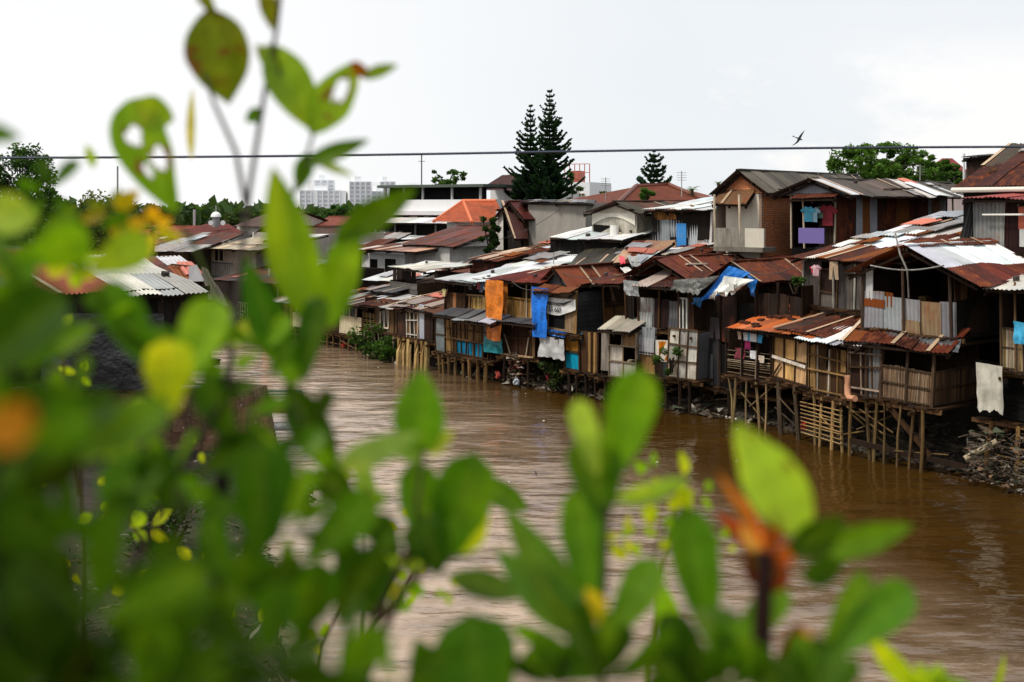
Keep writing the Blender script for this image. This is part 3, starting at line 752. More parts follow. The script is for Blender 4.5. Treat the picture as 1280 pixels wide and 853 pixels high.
fields(A9, F, [(0, .45, .48, 1, 'pgrid', [(.5, .26, .07), (.42, .22, .08)]), (0, .42, 0, .46, 'pgrid', [(.02, .28, .45), (.03, .33, .5)]), (.45, 1, 0, 1, 'plank', WARM), (.28, .7, .72, .95, 'ply', [(.02, .22, .36)])])
SF = F.side(1.5); fields(A9, SF, [(0, 1, 0, 1, 'plank', DARKP)])
posts(A9, F, (0, .45, .8, 1), WOOD, .045); stilts(A9, F, 4, WOODD, .06)

# balcony house with orange and blue tarps
F = Fr(545, 612, .0, 438, 396, 3.2)
B1 = house('stilt_house', 'two storey balcony house with turquoise and orange lower boards beneath grey tin awnings', F)
body(B1, F)
fields(B1, F, [(0, .2, 0, 1, 'pgrid', [(.25, .27, .28), (.22, .24, .25)]), (.2, .42, 0, 1, 'plank', [(.35, .22, .12), WOOD, TAN]), (.42, .86, .42, 1, 'pgrid', [(.52, .27, .06), (.45, .22, .06), WOODL]), (.42, .9, 0, .42, 'pgrid', [(.02, .25, .42), (.02, .22, .38)]), (.86, 1, .4, 1, 'corr', [GREY, (.2, .2, .2, .1)])])
fields(B1, F, [(.2, 1, -.02, .95, 'sticks', [WOODL, WOOD])])
F2 = Fr(558, 614, .35, 388, 348, 3.4); body(B1, F2)
fields(B1, F2, [(0, .46, 0, .6, 'plank', [WOODL, (.4, .2, .12), WOOD]), (.46, 1, 0, .55, 'vrail', [TAN, BAM, (.5, .4, .22)]), (.5, 1, .0, .5, 'plank', [(.4, .26, .1), (.45, .3, .14), WOOD])])
posts(B1, F2, (0, .46, 1), WOODD, .05)
stilts(B1, F, 8, (.2, .13, .07), .085, rows=2, lean=.08)
mono(B1, 541, 584, -.75, 1.2, 393, .3, [GREY, (.22, .22, .23, .1)], rag=.1)
mono(B1, 563, 613, -.95, 1.4, 400, .32, [TIN, (.35, .36, .37, .05)], rag=.05)
mono(B1, 541, 590, -.3, 2, 351, .3, [TIN, (.5, .51, .52, .05)], rag=.08)
mono(B1, 560, 608, -.3, 6.6, 351, 1.15, [WHT, WHT, (.6, .6, .6, .05)], patches=3, rag=.1)
roofq(B1, K(632, 330, 5), K(722, 322, 6.2), K(690, 337, 3.2), K(620, 337, 3.5), [WHT, (.65, .65, .65, .03)], rows=1)
# neighbour
F = Fr(627, 668, .2, 441, 398, 3.0)
B2 = house('stilt_house', 'narrow two storey brown board house between the orange and the blue tarpaulins', F)
body(B2, F)
fields(B2, F, [(.1, .9, 0, 1, 'pgrid', [(.07, .03, .018), (.09, .04, .025)]), (0, .1, 0, 1, 'ply', [WOODD]), (.9, 1, 0, 1, 'ply', [WOODL])])
mb = MB()
for s in (.12, .86): mb.beam(F.P(F.L*s, -.07, F.zb+.9), F.P(F.L*(s+(.2 if s < .5 else -.1)), -.07, F.zb), .05, .05, (.45, .38, .3))
mb.beam(F.P(0, -.08, F.zb+.02), F.P(F.L, -.08, F.zb-.02), .05, .08, (.45, .33, .22)); mb.build('batten', 'wood', B2)
F2 = Fr(628, 665, .4, 394, 348, 3.0); body(B2, F2)
fields(B2, F2, [(0, 1, 0, .48, 'vrail', [TAN, (.3, .18, .08)]), (0, 1, .0, .45, 'plank', [(.33, .2, .09), WOODL])])
posts(B2, F2, (0, .85, 1), PALE, .03)
mono(B2, 613, 666, -.5, 1.0, 401, .2, [GREY, (.12, .12, .12, .1)], rag=.05)
mono(B2, 606, 672, -.2, 4.0, 351, .55, [RED, (.2, .04, .03, .2)], rag=.05)
stilts(B2, F, 4, WOODD, .06)

# bamboo-stilted brown shack
F = Fr(497, 541, .0, 418, 378, 3)
B3 = house('stilt_shack', 'brown plank shack standing on a row of thick pale bamboo poles', F)
body(B3, F)
fields(B3, F, [(0, .28, 0, 1, 'corr', [(.09, .05, .035, .2)]), (.28, .62, 0, 1, 'plank', BROWN), (.62, .75, 0, 1, 'corr', [TIN]), (.75, 1, 0, 1, 'plank', [(.07, .035, .025), WOODD])])
fields(B3, F, [(.28, .6, 0, .95, 'sticks', [(.6, .56, .5)])])
stilts(B3, F, 6, (.50, .36, .19), .13, rows=1, lean=.05, braces=1)
mono(B3, 484, 548, -.4, 4, 383, .75, [RUSTD, (.35, .3, .27, .3), (.2, .1, .07, .4)], patches=6, rag=.3)
F2 = Fr(487, 522, 2.6, 371, 350, 3); body(B3, F2, drop=.6); fields(B3, F2, [(0, 1, -.3, .95, 'hplank', [(.17, .16, .15), (.2, .18, .17)])])
F2 = Fr(492, 520, 3.6, 352, 330, 3); fields(B3, F2, [(0, 1, -.1, 1, 'plank', DARKP)]); 
mono(B3, 484, 532, 2.6, 3, 334, .25, [(.6, .58, .54, .1)], rag=.05)
mono(B3, 505, 590, 4.5, 7, 362, 1.7, [RUST, RUSTD, (.5, .4, .33, .3), RUST], patches=6)
F2 = Fr(512, 560, 5.5, 372, 345, 5); fields(B3, F2, [(0, 1, -.3, 1, 'plank', DARKP)])

F = Fr(455, 496, .25, 408, 372, 3)
B4 = house('stilt_shack', 'grey brown shack on many thin poles, bushes growing underneath it', F)
body(B4, F)
fields(B4, F, [(0, .35, 0, .5, 'rail', [BAM, (.4, .36, .3)]), (.35, 1, 0, 1, 'plank', [(.22, .19, .16), WOODL, WOODD]), (.55, .78, .1, .8, 'win', [PALE])])
stilts(B4, F, 9, (.42, .36, .28), .04, rows=2, lean=.1)
mono(B4, 446, 500, -.5, 3, 380, .4, [(.5, .48, .44, .1), RUSTD], rag=.1)
mono(B4, 452, 490, 1.5, 4, 362, .6, [GREY, (.5, .35, .28, .3), RUST], patches=2)
mono(B4, 452, 500, 5.5, 5, 350, 1.1, [WHT, (.55, .45, .4, .3), (.6, .58, .55, .1)], patches=3)
for (a, b, k, pb, pt2, lab) in [(398, 452, .3, 412, 372, 'weathered shack with a green stained wall behind the large leaf'), (340, 394, .3, 404, 372, 'shack with a cream panel on its side at the river bend')]:
    F = Fr(a, b, k, pb, pt2, 3.5); h = house('stilt_shack', lab, F); body(h, F)
    fields(h, F, [(0, .5, 0, 1, 'plank', BROWN), (.5, 1, 0, .55, 'ply', [CREAM]), (.6, .9, .55, 1, 'win', [PALE])]); stilts(h, F, 6, WOODL, .06)
    mono(h, a-8, b+5, -.4, 4, pt2+4, .7, [GREY, RUSTD, TINR], patches=3)
# ------------------------------------------------------------------ houses behind
GRP = 'houses set back behind the river shacks'
def simple(name, label, px0, px1, k, pyb, pyt, D, Y=None, kind='plaster', pal=[(.6, .58, .54, .6)], side=None, base=2.6, wins=(), swins=(), group=GRP, cat='house'):
    F = Fr(px0, px1, k, pyb, pyt, D, Y); h = empty(name, F.P(F.L/2, D/2, min(F.zb, base)), label, cat, group)
    z0 = min(base, F.zb)
    g = MB()
    L = F.L
    mat = 'wood' if kind == 'ply' else kind
    for (f, LL) in ((F, L), (F.side(D), D)):
        mb = MB(); c = jit((pal if f is F else (side or pal))[0], .03)
        mb.face([f.P(0, 0, z0), f.P(LL, 0, z0), f.P(LL, 0, F.zt), f.P(0, 0, F.zt)], c); mb.build('wall', mat, h)
    mb = MB(); mb.face([F.P(0, D, z0), F.P(L, D, z0), F.P(L, D, F.zt), F.P(0, D, F.zt)], pal[0]); mb.face([F.P(0, 0, z0), F.P(0, D, z0), F.P(0, D, F.zt), F.P(0, 0, F.zt)], pal[0])
    mb.build('wall', mat, h)
    for (a, b, w0, w1) in wins: field(h, F, a*L, b*L, F.zb+(F.zt-F.zb)*w0, F.zb+(F.zt-F.zb)*w1, 'win', [PALE])
    S2 = F.side(D)
    for (a, b, w0, w1) in swins: field(h, S2, a*D, b*D, F.zb+(F.zt-F.zb)*w0, F.zb+(F.zt-F.zb)*w1, 'win', [PALE])
    return h, F
# brick house
F = Fr(893, 952, 7, 305, 243, 10)
C1 = house('brick_house', 'old house with bare brick side wall, cream plaster front and grey corrugated gable roof', F, GRP, 'house')
SF = F.side()
z0 = 3.0
for f, mat, u0, u1, c in ((F, 'plaster', .25, 1, (.62, .56, .46, .25)), (SF, 'brick', 0, 1, (1, 1, 1))):
    mb = MB(); mb.hexa([f.P(f.L*u0, 0, z0), f.P(f.L*u1, 0, z0), f.P(f.L*u1, .12, z0), f.P(f.L*u0, .12, z0), f.P(f.L*u0, 0, F.zt), f.P(f.L*u1, 0, F.zt), f.P(f.L*u1, .12, F.zt), f.P(f.L*u0, .12, F.zt)], c); mb.build('wall', mat, C1)
mb = MB()
for uu in (.04, F.L-.1): pass
mb.hexa([F.P(0, 1.2, z0), F.P(F.L*.26, 1.2, z0), F.P(F.L*.26, 1.3, z0), F.P(0, 1.3, z0), F.P(0, 1.2, F.zt), F.P(F.L*.26, 1.2, F.zt), F.P(F.L*.26, 1.3, F.zt), F.P(0, 1.3, F.zt)], (.3, .14, .06)); mb.build('wall', 'wood', C1)
mb = MB(); mb.face([F.P(0, .13, z0), F.P(0, 10, z0), F.P(0, 10, F.zt), F.P(0, .13, F.zt)], PALE); mb.face([F.P(0, 10, z0), F.P(F.L, 10, z0), F.P(F.L, 10, F.zt), F.P(0, 10, F.zt)], PALE); mb.build('wall', 'plaster', C1)
gable(C1, 888, 959, 6.6, 11, 243, 213, [(.16, .14, .12, .05), (.13, .115, .10, .1), (.19, .17, .15, .05)], fill=('brick', (1, 1, 1)))
mono(C1, 889, 930, 6.2, 1.0, 255, .75, [(.28, .17, .10, .45), (.35, .27, .2, .35)], sw=.5, rag=.05)
G = Fr(893, 955, 6.0, 308, 285, 1); 
for a, b, c in ((0, .62, (.3, .28, .23, .9)), (.62, 1, (.6, .56, .46, .25))):
    mb = MB(); mb.hexa([G.P(G.L*a, 0, G.zb), G.P(G.L*b-.01, 0, G.zb), G.P(G.L*b-.01, .12, G.zb), G.P(G.L*a, .12, G.zb), G.P(G.L*a, 0, G.zt), G.P(G.L*b-.01, 0, G.zt), G.P(G.L*b-.01, .12, G.zt), G.P(G.L*a, .12, G.zt)], c); mb.build('parapet', 'plaster', C1)
mb = MB(); mb.hexa([G.P(0, -.1, G.zb-.2), G.P(G.L, -.1, G.zb-.2), G.P(G.L, 1, G.zb-.2), G.P(0, 1, G.zb-.2), G.P(0, -.1, G.zb), G.P(G.L, -.1, G.zb), G.P(G.L, 1, G.zb), G.P(0, 1, G.zb)], (.2, .18, .15, .8)); mb.build('floor', 'plaster', C1)
posts(C1, G, (0, .5), PALE, .05, v=.05, z1=F.zt)

# long house with porch
F = Fr(990, 1044, 7.2, 308, 243, 11)
C2 = house('long_house', 'long house clad in rusty corrugated sheets, open porch with washing and purple parapet', F, GRP, 'house')
SF = F.side(); body(C2, F, drop=2.5, right=False, clutter=False, floor=False, col=(.03, .02, .018))
fields(C2, SF, [(0, 1, -.9, 1, 'corr', [RUSTD, RUST, (.3, .13, .05, .4), RUSTD, TINR, (.4, .42, .45, .1)])])
fields(C2, F, [(0, 1, -.9, 0, 'corr', [BLK, DKG]), (.62, 1, 0, 1, 'plank', DARKP)]); posts(C2, F, (0, .3, 1), PALE, .04)
gable(C2, 962, 1064, 6.6, 12.5, 246, 223, [(.13, .11, .10, .15), (.13, .11, .1, .1), (.60, .60, .60, .03), (.12, .10, .09, .1)], patches=3, fill=('metal', (.25, .27, .3, .05)))
mono(C2, 986, 1042, 6.2, 1.1, 249, .35, [(.2, .08, .06, .4)], rag=.03)
o = MB(); G = Fr(998, 1030, 6.4, 304, 285, .1)
o.hexa([G.P(0, 0, G.zb), G.P(G.L, 0, G.zb), G.P(G.L, .05, G.zb), G.P(0, .05, G.zb), G.P(0, 0, G.zt), G.P(G.L, 0, G.zt), G.P(G.L, .05, G.zt), G.P(0, .05, G.zt)], (.15, .11, .32)); o.build('parapet', 'paint', C2)

# upper right houses
h, F = simple('red_roofed_house', 'house with a dark red brown roof and a white gutter in the upper right corner', 1203, 1345, 6.6, 262, 232, 6, kind='ply', pal=[(.02, .015, .012)])
mono(h, 1190, 1350, 6, 3.9, 236, 1.75, [RUSTD, (.10, .03, .025, .3), (.13, .05, .035, .3), (.12, .09, .07, .2)], patches=4, rag=.02)
F = Fr(1190, 1350, 5.95, 238, 232, 1); mb = MB(); mb.tube([F.P(0, 0, F.zb), F.P(F.L, 0, F.zb)], .09, (.66, .63, .55), 8); mb.build('gutter', 'plaster', h)
F = Fr(1216, 1345, 4.6, 312, 249, 3.5)
C3 = house('board_house', 'house of grey tin and dark red boards with an orange red wall panel', F, GRP, 'house')
body(C3, F, drop=1.5)
fields(C3, F, [(0, .32, -.5, 1, 'corr', [(.28, .28, .27, .15), (.35, .34, .32, .1)]), (.32, 1, -.5, 1, 'plank', [(.06, .022, .02), (.05, .02, .018)]), (.46, .56, .42, .88, 'paint', [(.42, .09, .04)]), (.47, .56, .08, .42, 'plaster', [(.5, .5, .47, .5)])])
for (u, pw) in ((0, .05), ):
    mb = MB(); mb.tube([F.P(F.L*.15, -.3, F.zb+(F.zt-F.zb)*.69), F.P(F.L, -.3, F.zb+(F.zt-F.zb)*.71)], .035, (.75, .72, .66), 6); mb.build('pipe', 'plaster', C3)
mono(C3, 1200, 1350, 4.0, 3.5, 249, .22, [(.30, .06, .05, .2), (.36, .10, .09, .15)], rag=.03)
roofq(C3, K(1212, 250, 4.6), K(1228, 250, 5.4), K(1226, 305, 5.0), K(1198, 303, 3.9), [DKG, (.09, .09, .09, .1)], rows=1, thick=False)
h, F = simple('board_hut', 'dark brown board hut on the skyline at the upper right edge', 1207, 1350, 14, 222, 197, 4, kind='wood', pal=[(.06, .035, .025)], base=6)
fields(h, F, [(0, 1, -.2, 1, 'plank', [(.08, .04, .03), (.05, .025, .02), (.12, .08, .06)])]); mono(h, 1200, 1350, 13.6, 5, 196, .4, [DKG, (.05, .04, .035, .2)])

# central upper row
def Yk(px, k): return Fk(px, k).y
h, F = simple('tin_house', 'shed house of grey tin sheets with a bright blue panel under a white tin roof', 815, 890, 8.5, 316, 263, 4, kind='ply', pal=[(.03, .02, .015)])
fields(h, F, [(0, .75, .78, 1, 'plank', [(.35, .18, .08), (.28, .14, .06)]), (0, .3, .3, .78, 'corr', [(.32, .33, .33, .1)]), (.3, .58, .38, .78, 'corr', [(.4, .41, .42, .05)]), (.1, .4, 0, .3, 'corr', [(.5, .42, .3, .3), TINR]), (.42, .58, 0, .7, 'paint', [(.03, .22, .55)]), (.6, .75, -.1, .8, 'corr', [TIN]), (.75, .88, -.1, .35, 'corr', [TINR]), (.88, 1, -.1, .35, 'corr', [(.4, .42, .45, .05)]), (0, .1, -.2, .5, 'hole', 0)])
posts(h, F, (.99,), (.75, .75, .72), .07)
mono(h, 803, 900, 7.9, 5.5, 263, .72, [(.72, .73, .74, 0), (.68, .69, .7, 0)], rag=.06)
h, F = simple('arched_house', 'small stained cream house with an arched white gable front', 740, 796, 9, 300, 266, 5, pal=[(.5, .46, .38, .8)])
for kk in (0,):
    mb = MB(); rows = []
    for j in (0, 1):
        rr = []
        for i in range(13):
            a = math.pi*i/12; z = F.zb+(F.zt-F.zb)*(.55+.4*j)+ (F.zt-F.zb)*.3*math.sin(a)*(1 if j == 0 else .9); rr.append(F.P(F.L*(.02+.96*i/12), -.06, z))
        rows.append(rr)
    mb.grid(rows, (.72, .68, .58, .25)); mb.build('arch', 'plaster', h)
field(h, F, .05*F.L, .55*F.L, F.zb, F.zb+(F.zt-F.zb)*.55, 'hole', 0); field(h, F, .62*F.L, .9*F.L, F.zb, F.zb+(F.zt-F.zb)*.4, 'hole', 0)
mb = MB(); mb.tube([F.P(F.L*.6, -.3, F.zb), F.P(F.L*.6, -.3, F.zb+.55*(F.zt-F.zb))], .22, (.7, .7, .66), 10); mb.build('post', 'plaster', h)
gable(h, 728, 808, 8.5, 6, 267, 252, [MOSS, (.14, .08, .06, .4), RUSTD], fill=('plaster', (.55, .5, .4, .5)))
h, F = simple('panel_house', 'pale grey house faced with large flat panels and a flat dark roof', 660, 732, 11, 305, 254, 6, kind='plaster', pal=[(.28, .26, .23, .35)])
fields(h, F, [(.02, .5, .3, .98, 'panels', [(.50, .50, .49, .2), (.66, .65, .64, .2), (.58, .56, .54, .3)]), (.52, .98, .25, .98, 'panels', [(.50, .45, .33, .8), (.62, .57, .45, .5), (.42, .38, .28, .9)])])
roofq(h, K(660, 250, 18), K(745, 250, 18), K(742, 254, 10.4), K(650, 253, 10.6), [DKG, (.3, .3, .3, .1)], rows=1)
# A-frame rust
F = Fr(620, 652, 10.5, 312, 262, 4)
h = house('steep_roofed_shed', 'narrow shed with a steep rust red corrugated roof and a dark open gable', F, GRP, 'shed'); body(h, F, drop=2, clutter=False)
fields(h, F, [(0, .3, -.4, .95, 'plank', [(.5, .48, .44)]), (.5, 1, -.3, .5, 'plank', DARKP)])
gable(h, 617, 655, 10.2, 5, 274, 252, [(.13, .035, .03, .2), (.16, .04, .035, .25)], fill=('wood', (.08, .045, .03)))
roofq(h, K(628, 252, 10.5), K(655, 252, 12), K(660, 300, 10.4), K(645, 301, 9.5), [(.13, .035, .03, .2), (.15, .04, .03, .25)], rows=1)
# shed roofs mid centre
def shed(label, px0, px1, k, py, D, dz, pal, patches=0, drop=40, wall=DARKP, rag=.15, name='shed'):
    F = Fr(px0+3, px1-3, k+.4, py+drop, py+1, D-.5)
    h = empty(name, F.P(F.L/2, D/2, min(F.zb, 3.5)), label, 'shed', GRP)
    fields(h, F, [(0, 1, -.4, 1, 'plank', wall)]); fields(h, F.side(), [(0, 1, -.4, 1, 'plank', wall)])
    body(h, F, floor=False, clutter=False)
    mono(h, px0, px1, k, D, py, dz, pal, patches=patches, rag=rag); return h
shed('open shed with a long white tin roof in front of the arched house', 684, 776, 7.2, 298, 3.2, .55, [WHT, (.68, .68, .67, .05)], drop=30, wall=[BLK, (.03, .02, .018)])
shed('low shed under rust and white tin sheets below the panel house', 585, 622, 5.5, 325, 7, 1.2, [RUST, WHT, (.5, .4, .33, .3), RUST], 5, 26, [(.12, .035, .025), (.09, .03, .02)])
shed('shed with a mottled brown roof below the rusty roofed white house', 540, 604, 7.5, 338, 6, .9, [RUSTD, RUST, (.4, .32, .27, .3)], 5, 26)
shed('low dark roofed shed between the grey mossy roof and the tin house', 800, 868, 5.5, 318, 4, .5, [(.5, .42, .36, .3), RUST, WHT], 5, 26)
shed('lean-to with a moss darkened roof behind the banner shack', 655, 742, 5.0, 330, 4, .6, [WHT, (.6, .6, .58, .05), TIN], 2, 26)
shed('shed under a low rust red roof beside the brick house', 860, 950, 4.5, 330, 3.6, .35, [RUST, (.17, .04, .025, .3)], 0, 20)

h, F = simple('white_house', 'long white plastered house with a rusty red corrugated roof', 505, 562, 12, 350, 304, 9.5, pal=[(.66, .64, .61, .45)], swins=((.58, .78, .35, .75),))
par(h, 500, 567, 11.6, 10.3, 306, 1.35, [RUST, (.17, .04, .03, .35), RUST, RUSTD], fill=('plaster', (.62, .6, .57, .4)))
h, F = simple('white_house', 'low white house with two dark doorways under a ragged rusty porch roof', 452, 506, 11, 345, 316, 5, pal=[(.6, .58, .56, .4)], wins=())
field(h, F, F.L*.2, F.L*.38, F.zb, F.zb+(F.zt-F.zb)*.75, 'hole', 0); field(h, F, F.L*.55, F.L*.8, F.zb+.3, F.zb+(F.zt-F.zb)*.8, 'hole', 0)
mono(h, 446, 520, 10, 5, 312, .6, [(.45, .3, .24, .35), RUST, (.55, .5, .46, .2)], patches=3)
# modern
def Yhouse(name, label, px0, px1, Y0, Y1, pyb, pyt, D, **kw): return simple(name, label, px0, px1, 0, pyb, pyt, D, Y=(Y0, Y1), **kw)
h, F = Yhouse('modern_house', 'modern white flat roofed house with wide open upper terrace', 486, 612, 104, 98, 285, 250, 9, pal=[(.74, .73, .73, .1)], wins=((.05, .22, .1, .45), (.3, .36, .1, .5), (.42, .55, .1, .5)), base=2)
mb = MB(); G = F
for (pa, pb, v) in ((250, 258, -1.2), ): 
    za = pt(0, 264, 100).z; zb2 = pt(0, 269, 100).z; mb.hexa([F.P(-1.5, v, zb2), F.P(F.L*.98, v, zb2), F.P(F.L*.98, 0, zb2), F.P(-1.5, 0, zb2), F.P(-1.5, v, za), F.P(F.L*.98, v, za), F.P(F.L*.98, 0, za), F.P(-1.5, 0, za)], (.74, .72, .72, .1))
mb.build('balcony', 'plaster', h)
G = Fr(487, 608, 0, 251, 232, 8, (106, 100)); fields(h, G, [(0, 1, 0, .9, 'ply', [(.02, .022, .022)])]); posts(h, G, (0, .2, .4, .7, .98), (.6, .6, .58), .12, v=-.6)
mb = MB(); z = G.zt; mb.hexa([G.P(-.5, -1.2, z-.25), G.P(G.L+.5, -1.2, z-.25), G.P(G.L+.5, 8, z-.25), G.P(-.5, 8, z-.25), G.P(-.5, -1.2, z), G.P(G.L+.5, -1.2, z), G.P(G.L+.5, 8, z), G.P(-.5, 8, z)], (.07, .09, .07)); mb.build('roof', 'plaster', h)
mb = MB(); a = pt(527, 232, 104); mb.tube([a, a+V((0, 0, 2.9))], .06, (.1, .1, .1)); mb.beam(a+V((-.3, 0, 2.2)), a+V((.3, 0, 2.2)), .05, .05, (.1, .1, .1)); mb.build('antenna', 'paint', h)
h, F = Yhouse('porch_house', 'dim open porch house with a white concrete awning and potted plants', 462, 545, 95, 92, 300, 278, 3, kind='ply', pal=[(.04, .035, .03)], base=2)
for p0, v in ((256, -2.5), (322-0, -1)):
    if p0 > 300: continue
    mono(h, 464, 562, 0, 2.6, 279, .42, [(.66, .65, .62, .05)], Y=(93, 90), rag=.02)
mono(h, 452, 520, 0, 3, 299, .25, [(.5, .5, .48, .1)], Y=(88, 86), rag=.02)
posts(h, F, (.1, .4, .7, 1), (.5, .5, .48), .08); fields(h, F, [(.1, .5, .15, .55, 'plank', [(.3, .3, .3), (.15, .2, .15)])])
par_h = empty('orange_roofed_house', pt(592, 290, 92), 'house with a bright orange tiled hip roof beside the modern white house', 'house', GRP)
ap0, ap1 = pt(579, 251, 94), pt(620, 251, 93)
e0, e1, e2 = pt(542, 277, 88), pt(590, 278, 86), pt(634, 277, 90)
OT = [(.62, .13, .035, 0)]
roofq(par_h, ap0, ap1, e2, e1, OT, 'tile'); roofq(par_h, ap0-V((.05, 0, 0)), ap0, e1, e0, OT, 'tile')
mb = MB(); mb.tube([ap0, e1], .12, (.6, .14, .04)); mb.tube([ap0, ap1], .14, (.6, .14, .04)); mb.tube([ap0, e0], .12, (.6, .14, .04)); mb.build('ridge_cap', 'paint', par_h)
mb = MB(); a, b = e0+V((1, .6, 0)), e1+V((0, .7, 0)); c = e2+V((-1, .5, 0))
for p, q in ((a, b), (b, c)): mb.face([V((p.x, p.y, 2.5)), V((q.x, q.y, 2.5)), V((q.x, q.y, q.z-.05)), V((p.x, p.y, p.z-.05))], (.6, .62, .6, .2))
mb.build('wall', 'plaster', par_h)
h, F = Yhouse('maroon_roofed_house', 'white house with a dark maroon tiled roof beside the tall pines', 613, 668, 118, 114, 275, 238, 10, pal=[(.66, .65, .63, .2)], base=2)
ap0, ap1 = pt(628, 219, 121), pt(668, 217, 120); roofq(h, ap0, ap1, pt(680, 238, 112), pt(598, 238, 114), [(.10, .03, .025, 0)], 'tile')
h = empty('tiled_house', pt(800, 270, 78), 'broad house with a low orange brown tiled hip roof behind the tin house', 'house', GRP)
ot = [(.33, .085, .035, 0)]
roofq(h, pt(795, 234, 90), pt(835, 232, 92), pt(905, 262, 84), pt(765, 262, 78), ot, 'tile'); roofq(h, pt(794, 234, 90), pt(795.5, 234, 90), pt(764.6, 262, 78), pt(700, 252, 88), [(.26, .065, .03, 0)], 'tile')
roofq(h, pt(836, 232, 92.5), pt(838, 232, 92.5), pt(930, 256, 92), pt(905, 262.2, 84), ot, 'tile')
mb = MB(); mb.tube([pt(765, 262, 78)+V((0, 0, .1)), pt(795, 234, 90)+V((0, 0, .1)), pt(836, 232, 92)+V((0, 0, .1)), pt(905, 262, 84)+V((0, 0, .1))], .16, (.16, .05, .03)); mb.build('ridge_cap', 'paint', h)
mb = MB(); p, q, r = pt(705, 252, 88), pt(768, 262, 79), pt(900, 262, 85)
for a, b in ((p, q), (q, r)): mb.face([V((a.x, a.y+.8, 2.5)), V((b.x, b.y+.8, 2.5)), V((b.x, b.y+.8, b.z)), V((a.x, a.y+.8, a.z))], (.4, .38, .34, .3))
mb.build('wall', 'plaster', h)
# white block with red railing
h, F = Yhouse('white_block', 'white rooftop block with a thin red railing beside the tall pines', 706, 737, 120, 119, 262, 228, 8, pal=[(.8, .8, .8, .05)], base=2, wins=((.55, .8, .5, .58),))
mb = MB(); 
for w in (1.0, 1.9): mb.beam(F.P(0, 0, F.zt+w), F.P(F.L, 0, F.zt+w), .07, .07, (.5, .12, .08))
for i in range(6): mb.beam(F.P(F.L*i/5, 0, F.zt), F.P(F.L*i/5, 0, F.zt+1.9), .07, .07, (.5, .12, .08))
mb.build('railing', 'paint', h)
mb = MB(); mb.hexa([F.P(.3, .4, F.zt), F.P(1.6, .4, F.zt), F.P(1.6, 1.8, F.zt), F.P(.3, 1.8, F.zt), F.P(.3, .4, F.zt+1.2), F.P(1.6, .4, F.zt+1.2), F.P(1.6, 1.8, F.zt+1.2), F.P(.3, 1.8, F.zt+1.2)], (.5, .14, .1)); mb.build('tank', 'paint', h)
h, F = Yhouse('white_house', 'plain white block house at the left of the white rooftop block', 690, 708, 124, 122, 262, 236, 6, pal=[(.75, .75, .75, .1)], base=2)
h = empty('red_roofed_house', pt(1184, 212, 120), 'distant house showing a pointed red roof between the green trees', 'house', GRP)
roofq(h, pt(1178, 198, 122), pt(1190, 198, 122), pt(1212, 216, 118), pt(1158, 212, 118), [(.35, .04, .05, 0)], 'tile')
mb = MB(); a, b = pt(1162, 212, 119), pt(1208, 214, 119); mb.face([V((a.x, a.y, 3)), V((b.x, b.y, 3)), b, a], (.5, .4, .38, .2)); mb.build('wall', 'plaster', h)

# ------------------------------------------------------------------ far houses at the left river bend
GL = 'houses at the far river bend'
h, F = Yhouse('prayer_house', 'grey house with red tiled roof, small white dome and loudspeakers on top', 228, 288, 92, 88, 345, 291, 8, pal=[(.52, .48, .42, .5)], base=1, group=GL, wins=((.02, .42, .72, .98),))
roofq(h, pt(258, 280, 94), pt(285, 280, 93), pt(305, 291, 89), pt(218, 291, 90), [(.26, .05, .035, 0)], 'tile')
fields(h, F, [(.55, .8, .62, .98, 'ply', [(.5, .25, .08)])])
F3 = F.side(7); fields(h, F3, [(.05, .6, .6, 1, 'plaster', [(.65, .63, .6, .3)])])
c = pt(270, 273, 90); mb = MB(); rows = []
for j in range(7):
    a = j/6*math.pi/2; rows.append([c+V((math.cos(i/12*2*math.pi)*math.cos(a)*.42, math.sin(i/12*2*math.pi)*math.cos(a)*.42, .1+math.sin(a)*.42)) for i in range(13)])
mb.grid(rows, (.75, .75, .74, .1)); mb.tube([c+V((0, 0, -.7)), c+V((0, 0, .12))], .3, (.2, .2, .2), 10); mb.tube([c+V((0, 0, .5)), c+V((0, 0, 1.0))], .04, (.3, .3, .3)); mb.build('dome', 'paint', h, smooth=True)
for dx in (-.15, .8):
    mb = MB(); q = c+V((dx, -1, -.35)); mb.tube([q+V((0, .5, 0)), q], .08, (.6, .6, .6), 10, r1=.2); mb.build('loudspeaker', 'paint', h)
h, F = Yhouse('gabled_house', 'grey weathered house with a wide gable and brown corrugated roof at the bend', 316, 372, 86, 80, 350, 290, 7, pal=[(.42, .38, .34, .5)], base=1, group=GL)
gable(h, 308, 350, 0, 8, 300, 284, [(.12, .06, .045, .3), (.1, .055, .04, .3)], Y=(87, 82), fill=('plaster', (.3, .27, .25, .4)))
mono(h, 328, 372, 0, 3, 300, .4, [(.55, .55, .52, .1)], Y=(79, 77)); posts(h, F, (.25, .6), (.6, .58, .55), .07, v=-.8)
fields(h, F, [(.28, .6, 0, .9, 'hole', 0), (.65, .95, 0, .5, 'plank', [(.35, .3, .27), (.15, .12, .1)])])
h, F = Yhouse('balcony_house', 'brown house with a cream lean-to roof and blue grey balcony over the far bank', 264, 320, 84, 80, 345, 303, 6, pal=[(.34, .29, .24, .5)], base=1, group=GL, wins=((.08, .3, .45, .95),))
mono(h, 258, 322, 0, 4, 311, .8, [(.5, .43, .33, .2), (.42, .35, .27, .3)], Y=(82, 78), rag=.03); fields(h, F, [(.02, .5, 0, .4, 'vrail', [(.2, .24, .3), (.15, .18, .22)])])
h, F = Yhouse('river_house', 'low dark house with white framed windows just above the water at the bend', 270, 340, 78, 74, 425, 352, 6, kind='ply', pal=[(.045, .03, .024)], base=0, group=GL, wins=((.42, .5, .35, .68), (.54, .64, .35, .68)))
